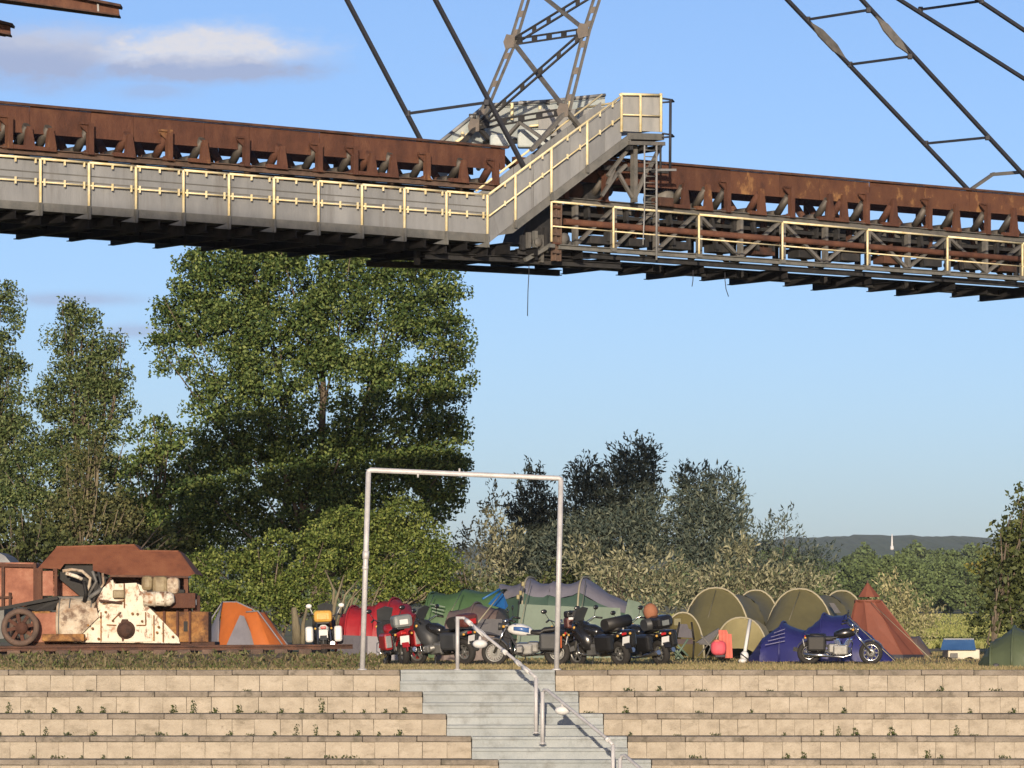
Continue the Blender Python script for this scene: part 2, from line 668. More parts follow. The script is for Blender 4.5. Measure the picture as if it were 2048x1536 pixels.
stain(M['slab'], 3, (0.06, 0.055, 0.04), .5, .66, .7)
stain(M['step'], 2.5, (0.10, 0.10, 0.09), .5, .7, .6)
for w_ in ('galv', 'galv_dark'):
    stain(M[w_], 1.6, (0.07, 0.06, 0.05), .54, .75, .55, (1.5, 1.5, .35))
for i in range(NROW):
    y, z = row_y(i), -RISE * i
    for side in (0, 1):
        if side == 0:
            xa, xb = -13.0, P(ex(LEFT_END, i), 1285, y).x
        else:
            xa, xb = P(ex(RIGHT_END, i), 1285, y).x, 13.0
        core.box(((xa + xb) / 2, y + .1 + 3, z - CAP - .002 - 1.0), (xb - xa - (.01 if side == 0 else .01), 6.0, 2.0))
        if i > 4:
            continue
        # capping slabs
        n = max(1, round((xb - xa) / 1.04))
        w = (xb - xa) / n
        for k in range(n):
            place('slab', slabs[k % 2], (xa + w * (k + .5), y + .46 - .018 + random.uniform(-.006, .006), z - CAP / 2 + random.uniform(-.004, .003)), ((w - .008), 1, 1))
        # facing blocks
        bw = 0.447 if side == 0 else 0.362
        h = RISE - CAP - .006
        n = max(1, round((xb - xa) / bw))
        w = (xb - xa) / n
        x = xa
        jit = [random.uniform(-.05, .05) * w for _ in range(n + 1)]
        jit[0] = jit[-1] = 0
        for k in range(n):
            a, c = xa + w * k + jit[k], xa + w * (k + 1) + jit[k + 1]
            o = place('block', random.choice(variants), ((a + c) / 2, y + .065 + random.uniform(-.012, .012), z - CAP - .003 - h / 2), ((c - a - .004) / .443, 1, h))
            o.rotation_euler = (random.uniform(-.012, .012), 0, random.uniform(-.015, .015))
core.build('core', M['core'], terr)

# the stairs, two steps to a terrace, cut aslant through the terraces
stairs = tag(thing('stairs', (P(1000, 1345, Y0).x, Y0, 0)), kind='structure')
for j in range(16):
    r = j // 2
    y = Y0 - TREAD / 2 * j - .02
    x0 = P(ex(LEFT_END, r), 1285, row_y(r)).x + .012
    x1 = P(ex(RIGHT_END, r), 1285, row_y(r)).x - .012
    z = -RISE / 2 * j + (.004 if j == 0 else 0)
    s = MB()
    s.rbox(((x0 + x1) / 2, y + .45 + (.2 if j == 0 else 0), z - .03), (x1 - x0, .9 + (.4 if j == 0 else 0), .06), .01)
    s.box(((x0 + x1) / 2, y + .045 + .4, z - .063 - .33), (x1 - x0 - .004, .84, .66))
    s.build('step', M['step'], stairs)
# ------------------------------------------------------------------ the conveyor bridge overhead
lerp = lambda a, b, t: a + (b - a) * t


def line(x, p):                       # height in the photograph of an edge through (x0,y0)-(x1,y1)
    (x0, y0), (x1, y1) = p
    return y0 + (y1 - y0) * (x - x0) / (x1 - x0)


# left span edges
PL_TOP, PL_BOT = ((0, 208), (1010, 298)), ((0, 262), (1010, 340))
ST_TOP, ST_BOT = ((0, 295), (1010, 371.5)), ((0, 304), (1010, 382))
RAIL, MID = ((0, 309.5), (975, 388)), ((0, 357.7), (975, 431))
PAN_B, KICK_B = ((0, 399.5), (975, 468)), ((0, 416), (975, 485))
# right span edges
RT_TOP, RT_BOT = ((1340, 330), (2048, 391)), ((1340, 377), (2048, 431))
RS_TOP, RS_BOT = ((1126, 396), (2048, 474)), ((1126, 405), (2048, 485))
RR, RM = ((1126, 405), (2048, 487)), ((1126, 454), (2048, 533))
RB_T, RB_B = ((1140, 490), (2048, 552)), ((1140, 499), (2048, 562))
LB = -150                              # a little beyond the left edge of the picture
RBX = 2560

bridge = thing('conveyor_bridge', BR(0, 416), 'rusty belt conveyor bridge with troughed rollers crossing high over the camp', 'conveyor bridge')

# side plates of the belt trough, near and far
W1, W2 = 1.0, 2.4
cuts = [LB, 60, 182, 268, 410, 500, 640, 708, 860, 1012]
for a, b in zip(cuts, cuts[1:]):
    for w, k in ((W1, 0), (W2, 1)):
        q = [BR(a, line(a, PL_BOT), W1), BR(b - 1.0, line(b, PL_BOT), W1), BR(b - 1.0, line(b, PL_TOP), W1), BR(a, line(a, PL_TOP), W1)]
        q = [p + BN * (w - W1 + random.uniform(0, .02)) for p in q]
        MB().prism(q, BN * .03).build('side_plate', M['rust'], bridge)
rcuts = [1090, 1250, 1345, 1462, 1560, 1640, 1740, 1850, 1940, 2060, 2200, 2340, 2460, RBX]
for a, b in zip(rcuts, rcuts[1:]):
    for w in (W1, W2):
        q = [BR(a, line(a, RT_BOT), W1), BR(b - 1.0, line(b, RT_BOT), W1), BR(b - 1.0, line(b, RT_TOP), W1), BR(a, line(a, RT_TOP), W1)]
        q = [p + BN * (w - W1 + random.uniform(0, .02)) for p in q]
        MB().prism(q, BN * .03).build('side_plate', M['rust_pale'] if 1462 <= a < 1990 and w == W1 else M['rust'], bridge)
for w in (W1, W2):
    for a, b, t in ((LB, 1012, PL_TOP), (1090, RBX, RT_TOP)):
        p, q = BR(a, line(a, t), W1), BR(b, line(b, t), W1)
        sh = BN * (w - W1 - .03) + UP * .035
        MB().bar(p + sh, q + sh, .14, .06).build('top_flange', M['rust_dark'], bridge)
    for a, b, t, u in ((LB, 1012, ST_TOP, ST_BOT), (1060, RBX, RS_TOP, RS_BOT)):
        p, q = BR(a, (line(a, t) + line(a, u)) / 2, .9), BR(b, (line(b, t) + line(b, u)) / 2, .9)
        sh = BN * (w - W1)
        MB().ibeam(p + sh, q + sh, .2, .16).build('stringer', M['rust_brown'] if a < 0 else M['steel'], bridge)


def trestle(px, tall, top, bot, st, i):
    """roller stand: uprights on both stringers with three troughed rollers between"""
    zt = line(px, top) + (18 if tall else 0)
    zb = line(px, bot) - (4 if tall else 14)
    base = BR(px, line(px, st) + 1, .82)
    tip = BR(px, zt + 4 if tall else zb, .82)
    m = M['rust'] if random.random() < .75 else M['rust_pale']
    up = MB()
    if tall:
        up.bar(base, tip, .15, .14, BU)
        up.prism([tip - UP * .05, tip - UP * .05 - BU * .26, tip - UP * .10 - BU * .26, tip - UP * .30], BN * .05)
        up.bar(tip - UP * .03, tip - UP * .03 - BU * .28, .12, .05)
        up.prism([base - BU * .2, base + BU * .2, base + UP * .12 + BU * .1, base + UP * .12 - BU * .1], BN * .1)
    else:
        up.prism([base - BU * .15, base + BU * .17, tip + BU * .06, tip - BU * .06], BN * .1)
        up.bar(base - BU * .5 + UP * .05, base + BU * .1 + UP * .05, .14, .10)
    up.build('roller_stand', m, bridge)
    c = base + UP * .16 + BN * .55 - BU * .04
    out = base + BN * .12 + UP * .62 - BU * .02
    MB().tube([c, out], .105, 10).build('roller', M['roller'] if random.random() < .7 else M['rust'], bridge)
    MB().tube([c + BN * .05, c + BN * .5], .105, 10).build('roller', M['roller'], bridge)
    c2 = c + BN * .55
    MB().tube([c2, out + BN * 1.4], .105, 10).build('roller', M['rust_dark'], bridge)
    far = base + BN * 1.62
    MB().bar(far, far + UP * .75, .13, .12, BU).build('roller_stand', M['rust_dark'], bridge)
    MB().bar(base + UP * .06, far + UP * .06, .10, .10).build('cross_tie', M['rust_dark'], bridge)


M['roller'] = mat('roller_steel', [(0.05, 0.045, 0.042), (0.09, 0.08, 0.07), (0.14, 0.12, 0.10)], 4, .6, .2, .1, 30, rnd=.2)
for px in (-122, -60, 18, 180, 338, 492, 638, 709, 854, 991):
    trestle(px, True, PL_TOP, PL_BOT, ST_TOP, px)
for px in (-20, 60, 103, 261, 411, 566, 746, 788, 929):
    trestle(px, False, PL_TOP, PL_BOT, ST_TOP, px)
for px in (1130, 1210, 1455, 1583, 1733, 1858, 1975, 2095, 2210, 2330, 2450):
    trestle(px, True, RT_TOP, RT_BOT, RS_TOP, px)
for px in (1372, 1418, 1525, 1662, 1690, 1790, 1915, 2030, 2150, 2270, 2390):
    trestle(px, False, RT_TOP, RT_BOT, RS_TOP, px)

# underside: cross beams running back under the deck, girders along it
posts_l = [-118, -19, 81, 178, 272, 367, 458, 548, 637, 724, 809, 893, 975]
posts_r = [1103, 1227, 1398, 1565, 1735, 1895, 2045, 2180, 2330, 2480]
cb = sorted(posts_l + [(a + b) / 2 for a, b in zip(posts_l, posts_l[1:])])
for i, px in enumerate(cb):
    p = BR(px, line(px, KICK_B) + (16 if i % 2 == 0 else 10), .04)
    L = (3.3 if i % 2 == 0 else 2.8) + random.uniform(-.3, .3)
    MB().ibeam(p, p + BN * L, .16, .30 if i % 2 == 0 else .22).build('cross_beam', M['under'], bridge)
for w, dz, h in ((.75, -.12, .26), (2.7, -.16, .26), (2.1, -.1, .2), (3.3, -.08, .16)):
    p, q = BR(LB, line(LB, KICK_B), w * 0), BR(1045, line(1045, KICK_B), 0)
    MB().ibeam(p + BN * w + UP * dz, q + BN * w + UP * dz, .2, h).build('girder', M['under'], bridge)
for a, b in zip(posts_l[::2], posts_l[2::2]):
    p, q = BR(a, line(a, KICK_B) + 12, 0), BR(b, line(b, KICK_B) + 12, 0)
    MB().bar(p + BN * .8, q + BN * 3.3, .1, .1).build('lower_brace', M['under'], bridge)
    MB().bar(p + BN * 3.3, q + BN * .8, .1, .1).build('lower_brace', M['under'], bridge)
# pale trays and patches glimpsed under the deck
for px, w in ((95, 1.6), (290, 1.5), (200, 2.9), (560, 2.8), (735, 2.6)):
    p = BR(px, line(px, KICK_B) + 10, 1.2)
    MB().rbox(p, (1.2, .5, .16), .02, Matrix.Rotation(math.atan2(BU.y, BU.x), 3, 'Z')).build('cable_tray', M['galv_blue'], bridge)
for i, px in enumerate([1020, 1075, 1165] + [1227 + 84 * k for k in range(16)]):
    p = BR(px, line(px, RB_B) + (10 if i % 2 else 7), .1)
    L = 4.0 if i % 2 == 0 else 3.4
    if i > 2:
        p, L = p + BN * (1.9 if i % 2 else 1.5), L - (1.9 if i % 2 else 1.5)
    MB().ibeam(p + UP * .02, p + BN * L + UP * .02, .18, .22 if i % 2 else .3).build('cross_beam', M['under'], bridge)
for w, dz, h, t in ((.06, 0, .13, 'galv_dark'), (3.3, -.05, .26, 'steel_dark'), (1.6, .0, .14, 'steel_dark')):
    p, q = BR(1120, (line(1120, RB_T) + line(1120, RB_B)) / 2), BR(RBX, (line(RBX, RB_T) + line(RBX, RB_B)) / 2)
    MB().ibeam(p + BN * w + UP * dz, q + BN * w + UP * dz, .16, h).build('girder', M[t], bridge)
for a in (1150, 1227, 1312, 1398, 1480, 1565, 1650, 1735, 1815, 1895, 1970, 2045, 2120, 2200, 2280, 2360, 2440):
    b = a + 78
    p, t = BR(a, line(a, RB_T), 1.0), BR(a, line(a, RS_BOT) + 2, 1.0)
    q, u = BR(b, line(b, RB_T), 1.0), BR(b, line(b, RS_BOT) + 2, 1.0)
    k = int(a / 82)
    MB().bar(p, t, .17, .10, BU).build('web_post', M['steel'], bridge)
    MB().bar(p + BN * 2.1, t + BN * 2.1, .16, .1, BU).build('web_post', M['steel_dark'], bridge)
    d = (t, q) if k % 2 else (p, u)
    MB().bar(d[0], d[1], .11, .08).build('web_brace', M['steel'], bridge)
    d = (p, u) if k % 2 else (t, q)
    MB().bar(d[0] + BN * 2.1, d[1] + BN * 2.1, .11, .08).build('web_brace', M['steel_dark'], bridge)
    MB().bar(p + BN * .1, q + BN * 2.1, .09, .09).build('lower_brace', M['under'], bridge)
    # clutter under the belt: hangers, idler brackets, drip plates
    for f, w, m_ in ((.3, 1.1, 'steel_dark'), (.62, 1.5, 'rust_dark'), (.85, 1.2, 'steel_dark')):
        xm = a + 78 * f
        MB().bar(BR(xm, line(xm, RS_BOT), w), BR(xm + random.uniform(-14, 14), line(xm, RM) + random.uniform(-4, 22), w), random.uniform(.08, .22), .08, BU).build('hanger', M[m_], bridge)
    xm = a + 40
    MB().rbox(BR(xm, line(xm, RB_T) - 12, 1.4), (.7, .5, .22), .02, Matrix.Rotation(.66, 3, 'Z')).build('idler_box', M['steel_dark' if k % 3 else 'rust_dark'], bridge)
    # return roller
    c = BR(a + 20, line(a + 20, RM) - 8, 1.0)
    MB().tube([c, c + BN * 2.1], .07, 8).build('return_roller', M['rust_dark'], bridge)
# the brown pipe and dirty return belt seen between rail and deck
p, q = BR(1128, 443, .95), BR(RBX, line(RBX, ((1128, 443), (2048, 519))), .95)
MB().tube([p, q], .085, 10).build('pipe', M['rust'], bridge)
p, q = BR(1128, 447, 1.3), BR(RBX, line(RBX, ((1128, 440), (2048, 512))), 1.3)
for k in range(6):
    a, b = lerp(p, q, k / 6), lerp(p, q, (k + .96) / 6)
    MB().box((a + b) / 2 + BN * .9, ((b - a).length, 1.8, .03), (b - a).to_track_quat('X', 'Z').to_matrix()).build('return_belt', M['rust_dark'], bridge)
p, q = BR(1128, 425, 1.1), BR(RBX, line(RBX, ((1128, 418), (2048, 498))), 1.1)
for k in range(8):
    a, b = lerp(p, q, k / 8), lerp(p, q, (k + random.uniform(.75, .97)) / 8)
    MB().box((a + b) / 2 + BN * .9, ((b - a).length, 1.6, .10), (b - a).to_track_quat('X', 'Z').to_matrix()).build('chute_plate', M['steel_dark'], bridge)

# ------------------------------------------------------------------ panelled walkway along the left span
walk = thing('walkway', BR(0, 400), 'grey panelled walkway with yellow railing along the left span of the conveyor', 'walkway')
for a, b in zip(posts_l, posts_l[1:]):
    # one cladding panel to a bay, joint beside the post, a shallow rib above
    ja, jb = a + 2.2, b + .8
    q = [BR(ja, line(ja, PAN_B) + 1, .07), BR(jb, line(jb, PAN_B) + 1, .07), BR(jb, line(jb, RAIL) + 6, .07), BR(ja, line(ja, RAIL) + 6, .07)]
    q = [v + BN * random.uniform(0, .02) for v in q]
    MB().prism(q, BN * .02).build('panel', M['galv'], walk)
    for f in (.27, .43):
        u, v = lerp(q[3], q[0], f), lerp(q[2], q[1], f)
        MB().bar(u - BN * .008 + BU * .03, v - BN * .008 - BU * .03, .012, .025).build('panel_rib', M['galv_dark'], walk)
    p, t = BR(a, line(a, PAN_B)), BR(b, line(b, PAN_B))
    p2, t2 = BR(a, line(a, KICK_B)), BR(b, line(b, KICK_B))
    MB().prism([p2, t2, t, p], BN * .05).build('toe_board', M['galv_dark'], walk)
    MB().tube([BR(a, line(a, MID), -.02), BR(b, line(b, MID), -.02)], .022, 6).build('mid_rail', M['yellow'], walk)
    MB().tube([BR(a, line(a, RAIL) + 1.5, -.02), BR(b, line(b, RAIL) + 1.5, -.02)], .031, 8).build('top_rail', M['yellow'], walk)
    for f in (.08, .5, .9):
        x = lerp(a, b, f)
        c = BR(x, line(x, MID), -.03)
        MB().bar(c - UP * .085, c + UP * .085, .05, .03, BU).build('clip', M['yellow'], walk)
        c = BR(x, line(x, RAIL) + 6, -.03)
        MB().bar(c - UP * .06, c + UP * .05, .05, .03, BU).build('clip', M['yellow'], walk)
    p, q2 = BR(a, line(a, KICK_B) - 3, .06), BR(b, line(b, KICK_B) - 3, .06)
    MB().prism([p, q2, q2 + BN * .9, p + BN * .9], -UP * .04).build('deck', M['galv_dark'], walk)
for px in posts_l:
    MB().tube([BR(px, line(px, PAN_B), -.03), BR(px, line(px, RAIL) + 5, -.03), BR(px - 1, line(px, RAIL) + 1.5, -.03)], .036, 8).build('post', M['yellow'], walk)
    t, b = BR(px, line(px, PAN_B), -.05), BR(px, line(px, KICK_B) + 10, -.05)
    MB().bar(t, b, .10, .06, BU).build('post_foot', M['galv_dark'], walk)
    MB().prism([b, b - BU * .42, b + UP * .16], BN * .04).build('bracket', M['galv_dark'], walk)

# rail and posts along the right span, no panels
rail2 = thing('railing', BR(1565, 520), 'thin yellow railing along the open right span of the conveyor', 'railing')
for a, b in zip(posts_r, posts_r[1:]):
    MB().tube([BR(a, line(a, RR)), BR(b, line(b, RR))], .031, 8).build('top_rail', M['yellow'], rail2)
    MB().tube([BR(a, line(a, RM)), BR(b, line(b, RM))], .02, 6).build('mid_rail', M['yellow'], rail2)
for px in posts_r:
    MB().tube([BR(px, line(px, RB_T) - (0 if px > 1150 else 4)), BR(px, line(px, RR))], .032, 8).build('post', M['yellow'], rail2)
    b = BR(px, line(px, RB_T) + 4, -.02)
    MB().box(b, (.16, .1, .1), Matrix.Rotation(.66, 3, 'Z')).build('post_foot', M['galv_dark'], rail2)

# ------------------------------------------------------------------ panelled stair rising over the conveyor, near side
stair = thing('access_stair', BR(1000, 470), 'panelled steel stair with yellow handrails climbing to a platform over the conveyor', 'stair')
S_RAIL, S_MID = ((978, 387), (1243, 191)), ((978, 430), (1243, 232))
S_PT, S_PB = ((978, 394), (1243, 197)), ((996, 471), (1262, 266))
S_LT, S_LB = ((996, 471), (1260, 266)), ((1008, 478), (1264, 285))
sp = [978, 1031, 1103, 1174.5, 1243]
cutp = [978, 1031, 1067, 1103, 1140, 1174.5, 1210, 1243]
for a, b in zip(cutp, cutp[1:]):
    q = [BR(a + 1, line(a, S_PB), .06), BR(b, line(b, S_PB), .06), BR(b, line(b, S_PT), .06), BR(a + 1, line(a, S_PT), .06)]
    q = [v + BN * random.uniform(0, .02) for v in q]
    MB().prism(q, BN * .02).build('panel', M['galv'], stair)
    # far-side panels of the stair, seen above the near rail
    q2 = [v + BN * .85 for v in q]
    MB().prism(q2, BN * .02).build('panel', M['galv'], stair)
q = [BR(978, 397, .06), BR(1000, 470, .06), BR(978, 470, .06)]
MB().prism(q, BN * .02).build('panel', M['galv'], stair)
for dw, m in ((0, 'galv_dark'), (.88, 'galv_dark')):
    q = [BR(996, 471), BR(1262, 266), BR(1262, 285), BR(1026, 466)]
    q = [v + BN * dw for v in q]
    MB().prism(q, BN * .05).build('string', M[m], stair)
MB().tube([BR(978, 388.5, -.03), BR(1243, 192, -.03)], .031, 8).build('handrail', M['yellow'], stair)
MB().tube([BR(978, 432, -.03), BR(1243, 233, -.03)], .022, 6).build('mid_rail', M['yellow'], stair)
MB().tube([BR(952, 382, .9), BR(1204, 189, .9)], .031, 8).build('handrail', M['yellow'], stair)
for px in sp[1:4]:
    MB().tube([BR(px, line(px, S_PB) - 1, -.04), BR(px, line(px, S_RAIL), -.04)], .036, 8).build('post', M['yellow'], stair)
    f = BR(px, line(px, S_PB) + 12, -.05)
    MB().bar(BR(px, line(px, S_PB) - 4, -.05), f, .11, .05, BU).build('post_foot', M['galv_dark'], stair)
for k in range(12):
    a = lerp(BR(1000, 468, .08), BR(1256, 272, .08), (k + .5) / 12)
    MB().box(a + BN * .42, (.28, .78, .03), Matrix.Rotation(math.atan2(BU.y, BU.x), 3, 'Z')).build('tread', M['galv_dark'], stair)
for px in (1010, 1060, 1085, 1135, 1160, 1200, 1225):
    for ln, o in ((S_RAIL, 5), (S_MID, 0)):
        c = BR(px, line(px, ln) + o, -.04)
        MB().bar(c - UP * .07, c + UP * .06, .045, .03, BU).build('clip', M['yellow'], stair)
# top platform with panels on three sides
pt = [1243, 1281, 1322]
for a, b in ((1244, 1280), (1282, 1321)):
    q = [BR(a, 262, .06), BR(b, 264, .06), BR(b, 190, .06), BR(a, 190, .06)]
    MB().prism(q, BN * .02).build('panel', M['galv_pale'], stair)
    q = [v + BN * 3.6 for v in q]
    MB().prism(q, BN * .02).build('panel', M['galv_pale'], stair)
for px in pt:
    MB().tube([BR(px, 264, -.03), BR(px, 192, -.03), BR(px - 3, 187.5, -.03)], .038, 8).build('post', M['yellow'], stair)
    t = BR(px, 187, 3.6)
    MB().tube([t, t - UP * .9], .04, 8).build('post', M['yellow'], stair)
MB().tube([BR(1243, 188, -.03), BR(1322, 190, -.03)], .034, 8).build('handrail', M['yellow'], stair)
MB().tube([BR(1243, 229, -.03), BR(1322, 232, -.03)], .022, 6).build('mid_rail', M['yellow'], stair)
e = BR(1322, 190, 0)
MB().tube([e, e + BN * 3.6], .034, 8).build('handrail', M['yellow'], stair)
q = [e + BN * .05 - UP * .06, e + BN * 3.5 - UP * .06, e + BN * 3.5 - UP * .95, e + BN * .05 - UP * .95]
MB().prism(q, BU * .02).build('panel', M['galv_pale'], stair)
b0 = BR(1256, 272)
b1 = BR(1327, 274)
for dw in (0, 3.6):
    MB().bar(b0 + BN * dw, b1 + BN * dw, .05, .17).build('platform_edge', M['galv_dark'], stair)
    MB().bar(b0 + BN * dw - UP * .19, b1 + BN * dw - UP * .19, .16, .10).build('platform_beam', M['steel'], stair)
for k in range(5):
    c = lerp(b0, b1, (k + .5) / 5)
    MB().bar(c - UP * .07, c + BN * 3.6 - UP * .07, .19, .03).build('deck_plate', M['steel_dark'], stair)
for k in (.1, .5, .9):
    c = lerp(b0, b1, k) - UP * .30
    MB().bar(c, c + BN * 3.6, .12, .14).build('joist', M['steel_dark'], stair)
# legs, braces and caged ladder under the platform
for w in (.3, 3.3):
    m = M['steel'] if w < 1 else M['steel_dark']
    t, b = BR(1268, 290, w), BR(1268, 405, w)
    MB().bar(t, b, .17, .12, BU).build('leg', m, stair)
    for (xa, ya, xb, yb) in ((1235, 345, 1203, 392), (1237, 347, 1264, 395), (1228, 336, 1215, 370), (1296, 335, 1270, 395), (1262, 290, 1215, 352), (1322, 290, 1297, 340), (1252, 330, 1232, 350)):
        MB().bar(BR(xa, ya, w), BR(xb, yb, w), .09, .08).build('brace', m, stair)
    MB().bar(BR(1205, 335, w + .2), BR(1335, 343, w + .2), .12, .12).build('tie', M['steel_dark'], stair)
ladder = [BR(1289, 290, -.05), BR(1289, 418, -.05), BR(1313, 288, -.05), BR(1313, 520, -.05)]
MB().tube(ladder[:2], .025, 6).build('ladder_stile', M['galv'], stair)
MB().tube(ladder[2:], .032, 6).build('ladder_stile', M['galv'], stair)
MB().tube([BR(1289, 418, -.05), BR(1286, 490, -.05)], .02, 6).build('ladder_stile', M['galv'], stair)
for k in range(9):
    y = 300 + k * 13
    MB().tube([BR(1289, y, -.05), BR(1313, y + 1, -.05)], .015, 5).build('rung', M['galv_dark'], stair)
MB().tube([BR(1341, 198, -.1), BR(1340, 336, -.1)], .038, 8).build('cage_bar', M['rod'], stair)
MB().tube([BR(1321, 290, -.1), BR(1321, 345, -.1)], .03, 8).build('cage_bar', M['steel_dark'], stair)
for y in (201, 271):
    MB().tube([BR(1325, y - 4, -.06), BR(1345, y - 1, -.06), BR(1348, y + 2, -.06), BR(1325, y + 4, -.06)], .028, 6).build('cage_hoop', M['rod'], stair)
MB().bar(BR(1318, 340, -.1), BR(1350, 340, -.1), .12, .06).build('cage_foot', M['galv'], stair)
# the joint under the stair: column, hanging plates, sheaves
joint = thing('bridge_joint', BR(1080, 500), 'rusty column and dark joint machinery beneath the foot of the access stair', 'machinery')
MB().ibeam(BR(1114, 404, .15), BR(1112, 522, .15), .2, .2, .03, BU).build('column', M['rust_brown'], joint)
for k in range(6):
    y = 415 + 18 * k
    MB().box(BR(1113, y, .03), (.24, .06, .05), Matrix.Rotation(.66, 3, 'Z')).build('flange', M['rust_brown'] if k % 2 else M['rust'], joint)
MB().prism([BR(1055, 440, .9), BR(1105, 412, .9), BR(1105, 490, .9), BR(1040, 488, .9)], BN * .8).build('hopper_plate', M['steel_dark'], joint)
MB().prism([BR(1125, 412, 1.6), BR(1225, 420, 1.6), BR(1225, 440, 1.6), BR(1125, 440, 1.6)], BN * .6).build('hopper_plate', M['steel_dark'], joint)
for px, y0, y1, m in ((1045, 470, 500, 'steel_dark'), (1057, 465, 497, 'steel'), (1070, 462, 520, 'galv_dark'), (1090, 455, 492, 'steel_dark'), (1082, 470, 525, 'steel')):
    MB().bar(BR(px, y0, .5), BR(px, y1, .5), .12, .1, BU).build('hanger', M[m], joint)
for px, py, r in ((1078, 484, .12), (1130, 478, .17), (1095, 498, .1), (1138, 490, .13)):
    c = BR(px, py, .4)
    MB().lathe(c, BN, [(0, 0), (0, r), (.05, r), (.05, r * .8), (.1, r * .8), (.1, r), (.15, r), (.15, 0)]).build('sheave', M['steel'], joint)
for a, b in (((1035, 503), (1180, 512)), ((1070, 492), (1150, 500)), ((1035, 521), (1240, 532)), ((850, 512), (1040, 519))):
    MB().ibeam(BR(*a, .6), BR(*b, .6), .2, .16).build('bearer', M['steel_dark'], joint)
    MB().ibeam(BR(*a, .6) + BN * 2.6, BR(*b, .6) + BN * 2.6, .2, .16).build('bearer', M['steel_dark'], joint)
for px in (834, 876, 1044):
    MB().bar(BR(px, 476 if px < 900 else 480, 1.2), BR(px, 530 if px < 840 else 524, 1.2), .14, .12, BU).build('hanger', M['steel_dark'], joint)
MB().bar(BR(1050, 520, .3), BR(1105, 488, .3), .1, .1).build('brace', M['galv_dark'], joint)
# machinery on top between trestles under the platform
for px, py, r, m in ((1185, 385, .3, 'steel_dark'), (1155, 380, .24, 'rust_dark'), (1340, 395, .22, 'steel'), (1215, 378, .22, 'steel_dark')):
    c = BR(px, py, 1.2)
    MB().lathe(c, BN, [(0, 0), (0, r * .5), (.02, r), (.9, r), (.92, r * .5), (.92, 0)], 14).build('drum', M[m], joint)
MB().prism([BR(1160, 372, 1.3), BR(1235, 330, 1.3), BR(1330, 338, 1.3), BR(1330, 372, 1.3), BR(1215, 372, 1.3)], BN * .5).build('hopper_plate', M['steel_dark'], joint)
MB().rbox(BR(1325, 405, .8), (.5, .4, .25), .03, Matrix.Rotation(.66, 3, 'Z')).build('gearbox', M['rust_dark'], joint)

# ------------------------------------------------------------------ panelled stair and gallery on the far side
rear = thing('rear_gallery', BR(980, 280, 4.0), 'pale panelled gallery with yellow rail behind the foot of the lattice mast', 'gallery')
WR = 3.9
RG = ((880, 284), (975, 207))
pts = [(870, 292), (905, 264), (940, 236), (972, 210), (1035, 206), (1095, 202), (1150, 196), (1210, 190)]
for (xa, ya), (xb, yb) in zip(pts, pts[1:]):
    q = [BR(xa + 1, ya + 78, WR), BR(xb, yb + 78, WR), BR(xb, yb + 2, WR), BR(xa + 1, ya + 2, WR)]
    MB().prism(q, BN * .02).build('panel', M['galv_blue'], rear)
    MB().tube([BR(xa, ya, WR), BR(xb, yb, WR)], .05, 6).build('handrail', M['galv'], rear)
    if xa >= 972:
        MB().tube([BR(xa, ya + 4, WR - .1), BR(xb, yb + 4, WR - .1)], .012, 5).build('wire', M['galv_dark'], rear)
        MB().bar(BR(xa, ya + 76, WR - .2), BR(xb, yb + 76, WR - .2), .3, .14).build('deck_edge', M['steel_dark'], rear)
for px, y0, y1 in ((925, 264, 296), (1024, 206, 240), (1080, 212, 290), (1140, 200, 270)):
    MB().tube([BR(px, y0, WR - .1), BR(px, y1, WR - .1)], .045, 8).build('post', M['yellow'], rear)
MB().tube([BR(912, 284, WR - .12), BR(958, 254, WR - .12)], .04, 8).build('mid_rail', M['yellow'], rear)
MB().tube([BR(1060, 252, WR - .12), BR(1150, 244, WR - .12)], .03, 8).build('mid_rail', M['yellow'], rear)
for px, py in ((1046, 206), (1092, 204), (1118, 207), (945, 232)):
    MB().rbox(BR(px, py, WR), (.2, .1, .12), .02).build('bracket', M['steel_dark'], rear)

# ------------------------------------------------------------------ lattice mast straddling the bridge
mast = thing('lattice_mast', BR(1045, 300, 2.0), 'grey lattice mast of laced channels rising from the conveyor bridge', 'mast')
WN, WF = .75, 3.55                     # near leg, far leg
NX = [(1133, 222), (1173, 62), (1200, -22), (1232, -140)]
FX = [(955, 252), (1026, 84), (1060, -28), (1092, -140)]
near = [BR(*p, WN) for p in NX]
farp = [BR(*p, WF) for p in FX]


def laced(name, p, q, gap, t, side, n, m='steel', bm='gusset'):
    """two parallel channels tied with batten plates"""
    s = Vector(side).normalized() * gap / 2
    MB().bar(p - s, q - s, t, t, BU).build('channel', M[m], mast)
    MB().bar(p + s, q + s, t, t, BU).build('channel', M[m], mast)
    for k in range(n):
        c = lerp(p, q, (k + .5) / n)
        d = (q - p).normalized() * (.10 if n < 6 else .07)
        MB().prism([c - s - d, c + s - d, c + s + d, c - s + d], -BU * .02 + BN * .0).build('batten', M[bm], mast)


for line3 in (near, farp):
    for a, b in zip(line3, line3[1:]):
        laced('leg', a, b, .19, .062, Vector((1, -.6, 0)), 3)
cross = (near[0] - farp[0]).normalized()
for k in range(3):
    laced('strut', farp[k], near[k], .15, .05, UP, 5, 'steel_dark', 'steel_dark')
    laced('diagonal', farp[k], near[k + 1], .17, .05, UP, 6, 'steel_dark', 'steel_dark')
    MB().bar(near[k], farp[k + 1], .12, .08).build('diagonal', M['steel'], mast)
for k in range(3):
    for p in (near[k], farp[k]):
        c = p - BU * .1
        MB().prism([c + UP * .22 - cross * .10, c + UP * .15 + cross * .16, c - UP * .17 + cross * .15, c - UP * .2 - cross * .13, c + UP * .02 - cross * .2], -BU * .03).build('gusset', M['gusset'], mast)
